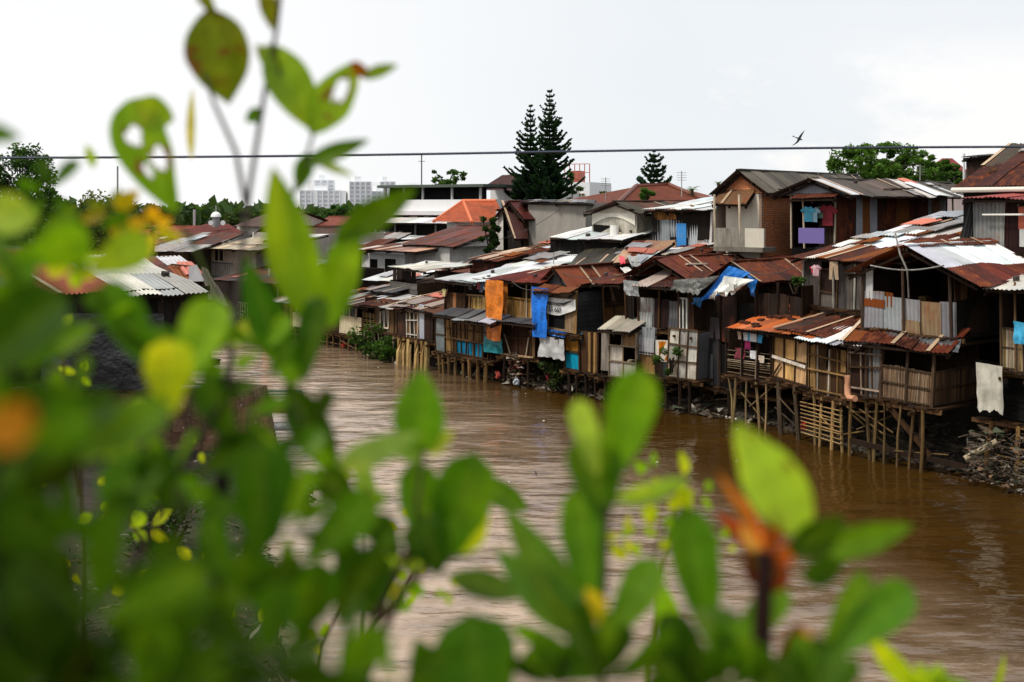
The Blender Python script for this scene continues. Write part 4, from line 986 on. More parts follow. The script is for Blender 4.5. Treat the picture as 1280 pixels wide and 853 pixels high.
mono(h, 262, 345, 0, 5, 350, .8, [(.1, .06, .05, .4), RUSTD, DKG], Y=(76, 72), patches=2)
h, F = Yhouse('river_house', 'dark shack with thin white posts and a small grey roof at the bend', 345, 400, 76, 72, 420, 335, 5, kind='ply', pal=[(.05, .035, .028)], base=0, group=GL)
mono(h, 340, 382, 0, 3, 333, .4, [GREY, TINR], Y=(74, 72)); posts(h, F, (.1, .3, .5, .75), (.5, .48, .44), .06, v=-.8); fields(h, F, [(.65, .9, 0, .4, 'ply', [CREAM]), (.1, .6, .55, .62, 'plank', [PALE])])
h, F = Yhouse('orange_roofed_house', 'house with an orange tiled roof left of the domed house', 150, 225, 96, 94, 340, 292, 8, pal=[(.4, .36, .3, .5)], base=1, group=GL)
roofq(h, pt(165, 283, 98), pt(205, 281, 98), pt(232, 293, 93), pt(140, 294, 94), [(.42, .1, .03, 0)], 'tile')
for i, (a, b, y0, y1, lab) in enumerate([(160, 235, 330, 300, 'brown boarded house half hidden by foliage at the far left bend'), (385, 450, 360, 300, 'grey house with rusty roof behind the big leaf')]):
    h, F = Yhouse('plank_house', lab, a, b, 84, 82, y0+50, y1+12, 6, kind='ply', pal=[(.14, .10, .075)], base=1, group=GL, wins=((.2, .4, .6, .9), (.6, .8, .6, .9)))
    mono(h, a-5, b+5, 0, 6, y1+14, 1.3, [RUSTD, RUST, TINR], Y=(82.5, 80), patches=3)

for (a, b, y0, y1, rf, lab) in [(176, 226, 350, 300, (.36, .07, .03, 0), 'pale two storey house with a red tiled roof left of the domed prayer house'), (296, 330, 330, 282, (.12, .06, .045, 0), 'tall cream house with a brown tiled roof right of the white dome'), (374, 420, 345, 288, (.30, .07, .035, 0), 'pale house with a rust red tiled roof behind the bend')]:
    h, F = Yhouse('tall_house', lab, a, b, 98, 95, y0, y1, 6, pal=[(.58, .54, .48, .4)], base=1, group=GL, wins=((.15, .38, .6, .85), (.6, .83, .6, .85), (.15, .38, .15, .4), (.6, .83, .15, .4)))
    par(h, a-5, b+5, 0, 8, y1+1, 1.2, [rf], Y=(97.2, 94), mat='tile', fill=('plaster', (.5, .46, .4, .4)))
# ------------------------------------------------------------------ near left bank
h = empty('riverside_house', pt(140, 490, 33), 'long low left bank house with red, white and brown corrugated roofs', 'house')
F = Fr(-60, 262, 0, 490, 378, 5, (29, 35)); 
fields(h, F, [(0, 1, 0, 1, 'plank', [(.03, .025, .022), BLK, (.05, .035, .03)])]); fields(h, F.side(), [(0, 1, 0, 1, 'plank', [(.04, .03, .025), WOODD])])
body(h, F, floor=True, clutter=False, right=False)
def lroof(px0, px1, Y0, Y1, py, D, dz, pal, **kw): mono(h, px0, px1, 0, D, py, dz, pal, Y=(Y0, Y1), rag=.02, **kw)
lroof(-80, 38, 28.2, 30.4, 372, 4.5, 1.0, [MOSS, (.08, .07, .055, .1)])
lroof(36, 148, 30.4, 32.2, 372, 4.5, 1.15, [(.26, .055, .03, .3), (.3, .07, .04, .3)])
lroof(148, 262, 32.2, 34.2, 374, 4.5, 1.05, [(.44, .43, .41, .1), (.52, .51, .49, .05)])
roofq(h, pt(252, 334, 39), pt(258, 336, 41), pt(282, 382, 39), pt(262, 376, 34), [(.2, .15, .11, .2)], thick=False)
mono(h, 120, 255, 0, 3, 352, .7, [(.2, .05, .03, .4), RUSTD, WHT, RUSTO], Y=(36.2, 38), rag=.05, patches=3)
for i, (x, w) in enumerate(((150, 30), (236, 20))):
    mb = MB()
    mb.hexa([pt(x, 352, 36.5), pt(x+w, 352, 37), pt(x+w, 352, 38), pt(x, 352, 37.5), pt(x, 333, 36.6), pt(x+w*.5, 331, 37), pt(x+w*.5, 331, 38), pt(x, 333, 37.6)], (.65, .62, .6)); mb.build('parapet', 'plaster', h)
o = hang('black plastic sheet stretched over the wall of the left bank house', 52, 205, 392, 488, 0, (.012, .012, .014), 'plastic_sheet', 'plastic sheet', None, 'tarp', .12, Y=30.2)
mb = MB(); mb.beam(pt(50, 487, 30), pt(262, 483, 32.5), .12, .06, (.28, .27, .25)); mb.build('ledge', 'plaster', h)
# retaining wall
tw = MB()
W0, W1 = pt(60, 600, 31.5), pt(336, 570, 36.4)
W0.z = W1.z = 0; nx = V((.15, 1, 0)).normalized()*1.2
H0 = 3.0
tw.hexa([W0+V((0, 0, -.6)), W1+V((0, 0, -.6)), W1+nx+V((0, 0, -.6)), W0+nx+V((0, 0, -.6)), W0+V((0, 0, H0)), W1+V((-.5, 0, H0-.9)), W1+nx+V((-.5, 0, H0-.9)), W0+nx+V((0, 0, H0))], (.22, .14, .09))
n_ = 26
rows = []
for j in range(9):
    rows.append([W0.lerp(W1, i/n_)+V((0, -.12-.1*noise.noise(V((i*.6, j*.7, 3)))-.05*R_.random(), -.6+(H0-.1+.6)*j/8*(1-.28*i/n_))) for i in range(n_+1)])
tw.grid(rows, lambda a, b: jit((.24, .15, .10), .25))
tag(tw.build('retaining_wall', 'conc'), 'crumbling brown concrete retaining wall on the left bank', 'wall')
# junk things at wall foot
h = empty('washing_raft', pt(350, 540, 36), 'small bamboo washing raft with a pale frame moored by the left bank wall', 'raft')
mb = MB(); a = pt(350, 538, 38); 
for i in range(8): mb.tube([a+V((-1, i*.13-.4, .12)), a+V((.8, i*.13-.4, .12))], .06, pick([GREYW, TAN]), 6)
mb.build('deck', 'wood', h)
mb = MB()
for x in (-.5, .65):
    for y in (-.3, .4): mb.tube([a+V((x, y, .1)), a+V((x, y, 1.25))], .035, (.12, .2, .15), 5)
for y in (-.3, .4): mb.tube([a+V((-.5, y, 1.25)), a+V((.65, y, 1.25))], .035, (.12, .2, .15), 5)
mb.build('frame', 'paint', h)
mb = MB(); mb.face([a+V((-.5, .35, .5)), a+V((.35, .35, .5)), a+V((.35, .3, .85)), a+V((-.5, .3, .85))], (.28, .12, .04)); mb.build('panel', 'cloth', h)
o = hang('red cloth hanging at the end of the concrete wall', 139, 155, 545, 582, 0, (.35, .015, .015), Y=28, wr=.1)
o = hang('narrow yellow cloth strip hanging beside the red cloth', 161, 166, 545, 566, 0, (.7, .33, .02), 'hanging_cloth', 'cloth', Y=28, wr=.03)
mb = MB(); mb.tube([pt(158, 600, 28), pt(157, 536, 28)], .06, (.02, .02, .02)); mb.tube([pt(128, 541, 28), pt(172, 543, 28)], .03, (.02, .02, .02)); tag(mb.build('clothes_pole', 'wood'), 'dark pole holding the red and yellow cloths', 'pole')

# ------------------------------------------------------------------ cloths and tarps
CL = 'clothes drying on the shack balconies'
o = hang('long bright orange tarpaulin hanging down two storeys of the balcony houses', 608, 628, 351, 424, -.35, (.62, .17, .01), 'tarpaulin', 'tarpaulin', mat='tarp', wr=.13)
o = hang('short orange sheet hung beside the long orange tarpaulin', 628, 634, 353, 392, 0, (.42, .13, .015), 'tarpaulin', 'tarpaulin', mat='tarp', wr=.1)
hang('bright blue plastic tarpaulin hanging left of the banner', 663, 684, 359, 420, -.35, (.006, .16, .66), 'tarpaulin', 'tarpaulin', mat='tarp', wr=.13)
hang('lower strip of blue tarpaulin under the banner shack', 686, 708, 411, 418, -.1, (.006, .14, .55), 'tarpaulin', 'tarpaulin', mat='tarp', wr=.1)
hang('grey white sheet hanging below the blue tarpaulin', 674, 706, 419, 446, -.15, (.48, .48, .48), 'hanging_sheet', 'sheet', mat='cloth', wr=.12, tatter=.05)
hang('turquoise plastic sheet wrapped below the orange tarpaulin', 605, 627, 421, 440, -.15, (.01, .22, .26), 'plastic_sheet', 'plastic sheet', mat='tarp', wr=.14)
hang('stained white rice sack sheet hanging at the corner of the bamboo house', 1218, 1251, 454, 512, .4, (.56, .53, .44), 'hanging_sheet', 'sheet', mat='cloth', wr=.1, tatter=.08)
hang('light blue cloth thrown over the slatted balcony at the right edge', 1267, 1284, 403, 430, .35, (.05, .38, .62), 'hanging_cloth', 'cloth', wr=.1)
hang('blue and white printed banner hanging under the orange tiled roof', 922, 953, 409, 424, -.05, (.6, .6, .6), 'banner', 'banner', wr=.05, colf=lambda s, t: (.05, .35, .65) if (.38 < s < .5 or s > .78) else ((.6, .45, .35) if s < .15 else (.7, .72, .75)))
hang('pink towel hanging in the bamboo rail balcony', 931, 938, 424, 436, .1, (.6, .04, .2), 'towel', 'towel', wr=.03)
hang('small white cloth on the bamboo rail balcony', 938, 946, 437, 448, -.05, (.7, .7, .72), 'hanging_cloth', 'cloth', wr=.03)
hang('small crumpled cream cloth on the bamboo rail balcony', 948, 954, 444, 453, -.08, (.6, .5, .4), 'hanging_cloth', 'cloth', wr=.05)
hang('dark red cloth over the left end of the bamboo rail', 920, 932, 433, 447, -.05, (.16, .015, .03), 'hanging_cloth', 'cloth', wr=.05)
def tri_tarp(label, pts, col, name='tarpaulin', mat='tarp', wr=.12, tatter=0):
    return cloth(name, label, 'tarpaulin', *pts, col, mat, wr, tatter=tatter)
tri_tarp('torn blue tarpaulin draped from the dark red gable roof', (K(912, 333, .3), K(938, 342, .3), K(893, 372, .2), K(874, 376, .2)), (.01, .16, .55))
tri_tarp('ragged white plastic sheet over the blue tarpaulin', (K(905, 345, .1), K(943, 350, .1), K(915, 366, -.1), K(886, 374, -.1)), (.68, .68, .64), name='plastic_sheet', wr=.2, tatter=.15)
tri_tarp('small blue tarpaulin end beside the ragged white sheet', (K(934, 343, .5), K(948, 352, .5), K(943, 372, .5), K(936, 360, .4)), (.01, .14, .45))
tri_tarp('blue tarpaulin tip hanging at the left of the torn tarps', (K(866, 372, .3), K(880, 371, .3), K(874, 385, .3), K(864, 380, .3)), (.01, .13, .35))
tri_tarp('dark crumpled tarp slumped over the eaves left of the blue tarpaulin', (K(842, 348, 0), K(900, 345, .2), K(872, 366, -.1), K(838, 362, -.2)), (.06, .06, .05), tatter=.1)
tri_tarp('faded grey tin scrap hanging below the rust roof edge', (K(778, 350, -.1), K(798, 352, -.1), K(800, 371, -.1), K(782, 369, -.1)), (.3, .31, .31), name='scrap_sheet')
tri_tarp('grey cloth spread on the mossy roof ridge', (K(783, 319, 4), K(797, 321, 4), K(803, 336, 3.4), K(790, 334, 3.4)), (.3, .3, .29), name='drying_cloth')
tri_tarp('bright pink red cloth beside the grey cloth on the roof', (K(774, 320, 4), K(780, 321, 4), K(782, 329, 3.6), K(775, 330, 3.6)), (.7, .05, .08), name='drying_cloth', wr=.05)
tri_tarp('white rag lying in the roof valley below the pink cloth', (K(775, 335, 3), K(786, 334, 3), K(796, 343, 2.2), K(784, 344, 2.2)), (.65, .62, .58), name='rag', wr=.15)
shirt('sky blue shirt hanging in the porch of the long rusty house', 1010, 258, 6.9, .52, (.08, .45, .65), kind='shirt')
shirt('pale patterned shirt beside the sky blue shirt', 1017, 259, 6.9, .5, (.3, .5, .6))
shirt('dark red shirt at the right end of the porch washing', 1034, 256, 6.9, .7, (.22, .01, .02))
shirt('green shirt hanging between the blue and red shirts', 1026, 258, 7.0, .4, (.1, .2, .15))
shirt('long pink striped shirt on the wall of the patched roof house', 1020, 331, 1.6, .32, (.5, .3, .33))
shirt('red scarf like shirt left of the pink striped shirt', 1016, 333, 1.6, .2, (.5, .02, .03))
shirt('khaki shorts hanging on the wall of the patched roof house', 1042, 327, 1.5, .42, (.42, .30, .19), kind='trousers', name='trousers')
for i, (px, c, w, lab) in enumerate([(588, (.05, .06, .10), .34, 'navy blue shirt'), (593, (.35, .42, .5), .26, 'light blue grey shirt'), (597, (.35, .06, .08), .30, 'wine red shirt'), (601, (.06, .07, .12), .4, 'dark blue long shirt'), (605, (.6, .58, .55), .3, 'off white shirt'), (608, (.03, .03, .03), .34, 'black shirt')]):
    shirt(lab+' on the line over the slatted balcony', px, 351+i*.3, .05, w, c)
shirt('yellowish striped shirt at the left end of the balcony washing line', 555, 361, .1, .3, (.5, .45, .2)); shirt('black trousers in the dark opening below the torn blue tarp', 893, 397, .9, .55, (.03, .02, .02), kind='trousers', name='trousers')
shirt('white rag shirt hanging on a pole in front of the torn tarps', 915, 350, -.2, .32, (.65, .64, .6))
for i in range(9):
    shirt(['blue', 'white', 'dark blue', 'grey', 'navy', 'pale blue', 'black', 'cream', 'teal'][i]+' cloth bundle spread on the white tin roofs', 0, 0, 0, .01, (.5, .5, .5)) if False else None
cols = [(.1, .2, .55), (.6, .6, .62), (.05, .08, .3), (.3, .32, .36), (.5, .45, .55), (.2, .35, .6), (.02, .02, .04)]
def pile(label, px0, px1, py, k0, k1, pal, h=.12, n=14, name='drying_laundry'):
    mb = MB()
    for i in range(n):
        s = R_.random(); c = K(px0+(px1-px0)*s, py+R_.uniform(-3, 3), k0+(k1-k0)*s); r = R_.uniform(.1, .24); cc = pick(pal)
        rows = [[c+V((math.cos(a*math.pi/3)*rr*R_.uniform(.7, 1.2), math.sin(a*math.pi/3)*rr*R_.uniform(.7, 1.2), z+R_.uniform(-.02, .02))) for a in range(7)] for rr, z in ((r, -.05), (r*.8, h*.6), (r*.2, h))]
        mb.grid(rows, cc)
    return tag(mb.build(name, 'cloth'), label, 'laundry')
pile('heap of blue and white laundry drying on the white tin roof', 668, 700, 324, 5.5, 6.5, cols, .2, 16)
pile('purple and grey laundry spread over the rusty roof', 545, 590, 333, 6.5, 9.5, [(.35, .33, .5), (.5, .48, .5), (.25, .08, .08), (.2, .2, .35)], .1, 26)
# banner with writing
F = Fr(668, 721, -.13, 410, 359, 1)
bx0, bx1 = .08, .98
P0 = F.P(F.L*bx0, 0, F.zb+(F.zt-F.zb)*.98); 
bn = empty('banner', F.P(F.L*.5, 0, F.zb+1), 'white plastic banner with black lettering and numbers pinned above the square opening', 'banner')
mb = MB(); rows = []
for j in range(9):
    t = j/8; row = []
    for i in range(17):
        s = i/16; top = .78-.16*(1-min(1, s/.35))**2; bot = .43-.07*math.sin(math.pi*s)+.10*s**3
        row.append(F.P(F.L*(bx0+(bx1-bx0)*s), -.02-.02*math.sin(s*9), F.zb+(F.zt-F.zb)*(top+(bot-top)*t)))
    rows.append(row)
mb.grid(rows, (.72, .72, .70)); mb.build('sheet', 'cloth', bn, smooth=True)
def text3d(body_, F, u, z, size, name, col, parent, v=-.07):
    cu = bpy.data.curves.new(name, 'FONT'); cu.body = body_; cu.size = size; cu.extrude = .002; cu.offset = .006
    to = bpy.data.objects.new(name+'_tmp', cu); COL.objects.link(to); bpy.context.view_layer.update()
    me = bpy.data.meshes.new_from_object(to); COL.objects.unlink(to); bpy.data.objects.remove(to)
    me.name = name
    for q in me.vertices:
        w_ = F.P(u+q.co.x, v-q.co.z, z+q.co.y); w_ = w_+noise.noise_vector(w_*.45)*.10+noise.noise_vector(w_*1.7)*.035; q.co = w_-parent.location
    ca = me.color_attributes.new('Col', 'FLOAT_COLOR', 'CORNER'); ca.data.foreach_set('color', [*col, 0.]*len(ca.data))
    me.materials.clear(); me.materials.append(M['paint']); o = bpy.data.objects.new(name, me); COL.objects.link(o); o.parent = parent
HH = F.zt-F.zb
text3d('Happines', F, F.L*.26, F.zb+HH*.61, .27, 'lettering', (.02, .02, .02), bn)
text3d('0 37 55 660', F, F.L*.16, F.zb+HH*.455, .27, 'lettering', (.04, .04, .05), bn)
mb = MB(); mb.face([F.P(F.L*.62, -.08, F.zb+HH*.68), F.P(F.L*.70, -.08, F.zb+HH*.61), F.P(F.L*.97, -.08, F.zb+HH*.78), F.P(F.L*.70, -.08, F.zb+HH*.68)], (.02, .02, .02)); mb.build('tick_mark', 'cloth', bn)

# ------------------------------------------------------------------ rubbish and bushes on the bank
def debris(label, n, fn, pal, s=.25, name='rubbish'):
    mb = MB()
    for i in range(n):
        c = fn(); r = s*R_.uniform(.3, 1.3)
        if i % 6 == 0:
            d_ = V((R_.gauss(0, 1), R_.gauss(0, 1), R_.gauss(0, .35))).normalized()*R_.uniform(.1, .4); mb.beam(c, c+d_, .018, .018, jit(R_.choice([(.16, .11, .07), (.10, .07, .04), (.22, .17, .12)]), .3)); continue
        v = [c+V((R_.gauss(0, r), R_.gauss(0, r), R_.gauss(0, r*.45))) for _ in range(4)]
        cc = pick(pal); mb.face(v[:3], cc); mb.face([v[0], v[2], v[3]], cc)
    return tag(mb.build(name, 'cloth'), label, 'rubbish', kind='stuff')
JP = [(.16, .11, .07), (.2, .14, .09), (.10, .07, .04), (.30, .25, .2), (.26, .15, .08), (.12, .09, .06), (.5, .47, .42), (.08, .1, .05), (.08, .06, .04), (.10, .07, .05), (.07, .05, .035)]
def bankp(p0, p1, kk, zmax=.6):
    def f():
        px = R_.uniform(p0, p1); k = R_.uniform(*kk); p = Fk(px, k); return V((p.x, p.y, max(.02, gz(p.x, p.y))+R_.uniform(0, zmax)))
    return f
def heap():
    s = abs(R_.gauss(0, .45)); s = min(s, 1); p = Fk(R_.uniform(1208, 1330), R_.uniform(-.6, 2.4)); k = (p.x*NB.x+p.y*NB.y)
    b = Fk(1260, .9); d = (p-b).length; return V((p.x, p.y, R_.uniform(0, max(.05, 1.5*(1-max(0, (d-.8))/2.6)))))
debris('heap of brown rubbish and sticks below the right edge shack', 1500, heap, JP, .09)
debris('scattered rubbish on the mud below the central shacks', 900, bankp(560, 900, (.0, 2.5), .25), JP, .16)
debris('rubbish and driftwood along the mud under the right hand shacks', 500, bankp(900, 1210, (.3, 3), .2), [(.06, .045, .03), (.1, .08, .05), (.2, .16, .12)], .15)
def lb(): 
    x = R_.uniform(-9, -3.5); y = R_.uniform(17, 34)
    return V((x, y, gz(x, y)+R_.uniform(0, .2)))
debris('rubbish and dead branches scattered over the left bank', 2600, lb, JP+[(.05, .08, .02), (.03, .05, .01)], .07)
def hangdeb(): 
    px = R_.choice([637, 643, 646, 650])+R_.uniform(-2, 2); return K(px, R_.uniform(442, 482), .1)
debris('strings of torn cloth dangling beneath the brown two storey house', 130, hangdeb, [(.4, .3, .2), (.55, .5, .45), (.15, .1, .06), (.3, .05, .04)], .12)
for (px, py, k, c, lab) in [(1004, 534, .3, (.5, .01, .01), 'bright red plastic bag caught on the stilts'), (686, 474, .5, (.35, .01, .02), 'dark red rag on the bank below the blue tarp'), (622, 470, .2, (.4, .06, .04), 'red and orange cloth scrap against a stilt'), (430, 432, .4, (.5, .05, .02), 'orange red bag at the far waterline'), (392, 419, 1, (.5, .03, .08), 'pinkish red cloth on the far bank'), (645, 478, -.1, (.6, .65, .7), 'small white plastic bag at the waterline')]:
    mb = MB(); c0 = K(px, py, k); r = .12
    rows = [[c0+V((math.cos(a*math.pi/4)*rr*R_.uniform(.5, 1.5), math.sin(a*math.pi/4)*rr*R_.uniform(.5, 1.5), z*.7+R_.uniform(-.05, .05))) for a in range(9)] for rr, z in ((r*.7, -.15), (r*1.1, 0), (r*.9, .2), (r*.2, .32))]
    mb.grid(rows, c); tag(mb.build('plastic_bag', 'cloth'), lab, 'bag', 'bags and rags caught along the bank')
for (a, b, r, c, lab) in [(K(1206, 574, -.2), K(1246, 552, .4), .09, (.5, .42, .3), 'pale broken bamboo pole leaning on the rubbish heap'), (K(636+1, 0, 0)*0+pt(713, 486, 48.6), pt(722, 480, 49.5), .13, (.6, .58, .5), 'white plastic pipe end poking out of the bank'), (pt(935, 528, 42), pt(944, 521, 42.6), .07, (.6, .52, .4), 'pale stub of wood at the foot of the stilts'), (pt(860, 511, 44.6), pt(926, 525, 42.6), .03, (.6, .55, .48), 'thin white pole floating at the waterline'), (pt(494, 454, 57.5), pt(512, 446, 58.5), .08, (.6, .55, .48), 'pale plank lying beside the bamboo poles'), (pt(492, 442, 58.5), pt(505, 441, 58.5), .1, (.5, .55, .45), 'pale green trough at the foot of the bush')]:
    mb = MB(); mb.tube([a, b], r, c, 7); tag(mb.build('pole', 'wood'), lab, 'pole')
h = empty('bent_pipe', pt(1062, 480, 36), 'orange clay coloured bent drain pipe between the stick fronted and bamboo shacks', 'pipe')
mb = MB(); mb.tube([pt(1059, 470, 35.9), pt(1059.5, 482, 35.9), pt(1059.5, 493, 35.8), pt(1062, 498, 35.7), pt(1069, 498.5, 35.4)], .10, (.5, .24, .13), 8); mb.build('pipe_bend', 'plaster', h, smooth=True)

# ------------------------------------------------------------------ trees
def leafy(mb, c, r, n, size, pal, squash=.8, rnd=None):
    for i in range(n):
        d = V((R_.gauss(0, 1), R_.gauss(0, 1), R_.gauss(0, 1))).normalized(); q = c+V((d.x*r, d.y*r, d.z*r*squash))*R_.uniform(.45, 1.05)
        x = V((R_.gauss(0, 1), R_.gauss(0, 1), R_.gauss(0, .6))).normalized(); y = x.cross(V((R_.gauss(0, 1), R_.gauss(0, 1), R_.gauss(0, 1)))).normalized()
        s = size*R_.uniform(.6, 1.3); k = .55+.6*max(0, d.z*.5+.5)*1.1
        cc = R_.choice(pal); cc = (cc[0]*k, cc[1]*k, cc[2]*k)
        mb.face([q-x*s, q-y*s*.45, q+x*s, q+y*s*.45], jit(cc, .2))
GP = [(.045, .10, .015), (.035, .08, .012), (.07, .14, .02), (.03, .065, .015)]
def tree(name, label, px, pytop, Y, w_px, h_px, z0=3, pal=GP, clumps=16, per=150, size=None, group='leafy trees beyond the houses', ragged=.5):
    top = pt(px, pytop, Y); W = w_px*Y/FPX; H = h_px*Y/FPX; size = size or max(.09, Y*.0018)
    base = V((top.x, Y, z0)); h = empty(name, base, label, 'tree', group)
    c0 = V((top.x, Y, top.z-H/2)); cl = []
    mb = MB()
    clumps = int(clumps*2.2); per = int(per*.6)
    for i in range(clumps):
        a = R_.uniform(0, 2*math.pi); rr = math.sqrt(R_.random()); zz = R_.uniform(-1, 1)
        env = math.sqrt(max(.08, 1-zz*zz*.85)); c = c0+V((math.cos(a)*rr*W*.42*env, math.sin(a)*rr*W*.35*env, zz*H*.40)); r = min(W, H)*R_.uniform(.07, .17)
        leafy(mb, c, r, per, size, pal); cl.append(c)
    mb.build('crown', 'tree_leaf', h)
    mb = MB(); tt = V((top.x, Y, max(z0+.5, c0.z-H*.25))); mb.tube([base, base.lerp(tt, .5)+V((.1, 0, 0)), tt], max(.12, W*.035), (.09, .07, .05), 7, r1=max(.06, W*.02))
    for c in cl[:16]: mb.tube([tt, tt.lerp(c, .5)+V((0, 0, .2)), c], max(.05, W*.012), (.08, .06, .045), 5, r1=.03)
    mb.build('trunk', 'wood', h); return h
def norfolk(label, px, pytop, Y, w_px, z0, whorls, dens=.93, fat=1.7, bw=1.35):
    top = pt(px, pytop, Y); W = w_px*Y/FPX/2; H = top.z-z0; base = V((top.x, Y, z0)); h = empty('pine_tree', base, label, 'tree', 'tall tiered pines')
    mb = MB(); mb.tube([base, top], .28*H/20, (.06, .045, .035), 7, r1=.03); mb.build('trunk', 'wood', h)
    mb = MB(); mbb = MB(); pxm = Y/FPX
    for i in range(whorls):
        t = i/(whorls-1); z = top.z-.15-(t**.95)*H*.93; L = W*(.10+.90*min(1, (t*fat)**.75))*R_.uniform(.62, 1.18)
        nb = 6 if t < .3 else 7; a0 = R_.uniform(0, 6)
        for b in range(nb):
            a = a0+b*2*math.pi/nb+R_.uniform(-.2, .2); Lb = L*R_.uniform(.55, 1.2); d = V((math.cos(a), math.sin(a), 0)); pr = V((top.x, Y, z))
            if R_.random() > dens: continue
            up = .42*(1-t)+.10; pts = []
            for q in range(6):
                s = q/5; pts.append(pr+d*Lb*s+V((0, 0, Lb*(up*s*s*1.1-.12*math.sin(s*math.pi)))))
            mbb.tube(pts, .04, (.05, .04, .03), 4, r1=.015)
            side = V((-d.y, d.x, 0))
            m = max(6, int(Lb/.12))
            for q in range(m):
                s = (q+.6)/m; p = pts[min(4, int(s*5))].lerp(pts[min(5, int(s*5)+1)], s*5-int(s*5)) if s < 1 else pts[5]
                for sd in (-1, 0, 1):
                    ln = (.55*(1-s*.6)+.15)*min(1, Lb*.5)*R_.uniform(.8, 1.2)
                    e = p+(side*sd*.75+d*.55+V((0, 0, .35+.2*R_.random()))).normalized()*ln; w = (e-p).cross(V((R_.gauss(0, 1), R_.gauss(0, 1), R_.gauss(0, 1)))).normalized()*.085*bw
                    k = R_.uniform(.6, 1.2); mb.face([p-w*.6, p+w*.6, e+w, e-w], (.018*k, .042*k, .022*k))
    mbb.build('branches', 'wood', h); mb.build('crown', 'tree_leaf', h); return h
norfolk('tallest pine, the right one of the tall dark pair', 687, 113, 100, 66, 3, 40)
norfolk('slightly shorter pine, the left one of the tall dark pair', 663, 131, 103, 56, 3, 33, fat=1.9, dens=.85)
norfolk('small single pine with separate tiers in front of the orange tiled roof', 817.5, 187, 96, 40, 3, 24, fat=3.2, bw=1.7)
tree('leafy_tree', 'broad bright green tree behind the long rusty house', 1100, 176, 78, 172, 62, clumps=58, per=170, pal=[(.07, .15, .02), (.05, .11, .015), (.10, .19, .03)])
tree('leafy_tree', 'darker green tree at the right of the broad bright tree', 1172, 198, 80, 78, 45, clumps=26, pal=[(.05, .11, .015), (.035, .08, .01)])
tree('leafy_tree', 'low green tree partly hiding the pointed red roof', 1190, 214, 70, 40, 28, clumps=10)
tree('leafy_tree', 'tree top showing above the brown hut in the upper right corner', 1268, 179, 75, 26, 30, clumps=8)
tree('leafy_tree', 'dark round tree on the left edge of the skyline', 30, 175, 70, 95, 120, clumps=34, per=190, pal=[(.03, .075, .012), (.02, .05, .01), (.05, .11, .015)])
tree('leafy_tree', 'olive tree with sparse top below the dark round tree', 130, 235, 62, 110, 100, clumps=20, pal=[(.09, .12, .02), (.13, .13, .03), (.05, .08, .015)])
tree('leafy_tree', 'lower bright green bush tree behind the left bank roof', 55, 275, 50, 110, 75, clumps=20, pal=[(.08, .14, .03), (.06, .11, .02)])
tree('leafy_tree', 'brownish green tree directly behind the white dome', 300, 262, 105, 70, 40, clumps=16, pal=[(.06, .07, .02), (.04, .06, .015), (.05, .09, .02)])
tree('leafy_tree', 'small dark tree right of the white dome', 338, 266, 110, 40, 30, clumps=10, pal=[(.04, .07, .015), (.06, .08, .02)])
tree('leafy_tree', 'light crowned tree above the flat roof of the modern house', 560, 208, 125, 70, 34, clumps=12, per=70)
tree('leafy_tree', 'green tree in front of the white apartment towers', 430, 252, 130, 60, 34, clumps=12, pal=[(.04, .10, .02), (.06, .12, .03)])
tree('leafy_tree', 'dark shrub tree between the orange roof and the steep shed', 612, 262, 66, 30, 70, clumps=14, pal=[(.02, .045, .012), (.03, .06, .012)])
tree('leafy_tree', 'tree with rusty brown foliage left of the modern house', 462, 262, 110, 70, 60, clumps=16, pal=[(.10, .05, .03), (.06, .06, .02), (.07, .04, .02)])
tree('leafy_tree', 'small green crown between the tall pines and the white block', 715, 215, 115, 40, 30, clumps=6, per=70)
tree('shrub_tree', 'bright green shrub at the foot of the small single pine', 808, 235, 72, 26, 28, clumps=7, pal=[(.07, .16, .03), (.05, .12, .02)])
tree('shrub_tree', 'slim green shrub rising on the tiled roof edge left of the small pine', 753, 232, 95, 12, 20, clumps=4, per=40)
def palm(label, px, pytop, Y, w_px, z0=3, n=12):
    c = pt(px, pytop, Y); L = w_px*Y/FPX/2; h = empty('palm_tree', V((c.x, Y, z0)), label, 'tree'); c = c-V((0, 0, L*.6))
    mb = MB(); mb.tube([V((c.x, Y, z0)), c], .12, (.12, .09, .06)); mb.build('trunk', 'wood', h); mb = MB()
    for i in range(n):
        a = i*2.4; d = V((math.cos(a), math.sin(a), 0)); up = R_.uniform(.2, 1.0); prev = c
        for q in range(1, 8):
            s = q/7; p = c+d*L*s+V((0, 0, L*(up*s-.75*s*s)))
            sd = V((-d.y, d.x, 0))
            for g in (-1, 1):
                e = p+(sd*g+d*.6-V((0, 0, .35)))*L*.26*(1.1-s); mb.face([prev, prev+(p-prev)*.7, e], jit((.07, .15, .02), .3))
            prev = p
    mb.build('crown', 'tree_leaf', h)
def woods(label, x0, x1, Y, z1, n, size=.9):
    mb = MB()
    for i in range(n):
        x = R_.uniform(x0, x1); z = R_.uniform(2.5, z1+2.2*noise.noise(V((x*.06, 1, 4)))+1.2*noise.noise(V((x*.3, 1, 8)))); q = V((x, Y+R_.uniform(-6, 6), z)); s_ = size*R_.uniform(.5, 1.2)
        a = V((R_.gauss(0, 1), R_.gauss(0, 1), R_.gauss(0, 1))).normalized(); b = a.cross(V((R_.gauss(0, 1), R_.gauss(0, 1), R_.gauss(0, 1)))).normalized()
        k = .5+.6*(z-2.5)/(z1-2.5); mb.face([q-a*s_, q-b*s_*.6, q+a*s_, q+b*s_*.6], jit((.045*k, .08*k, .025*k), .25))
    tag(mb.build('far_woods', 'tree_leaf'), label, 'trees', kind='stuff')
woods('far line of dark trees along the left horizon', -110, -18, 150, 8.0, 8000)
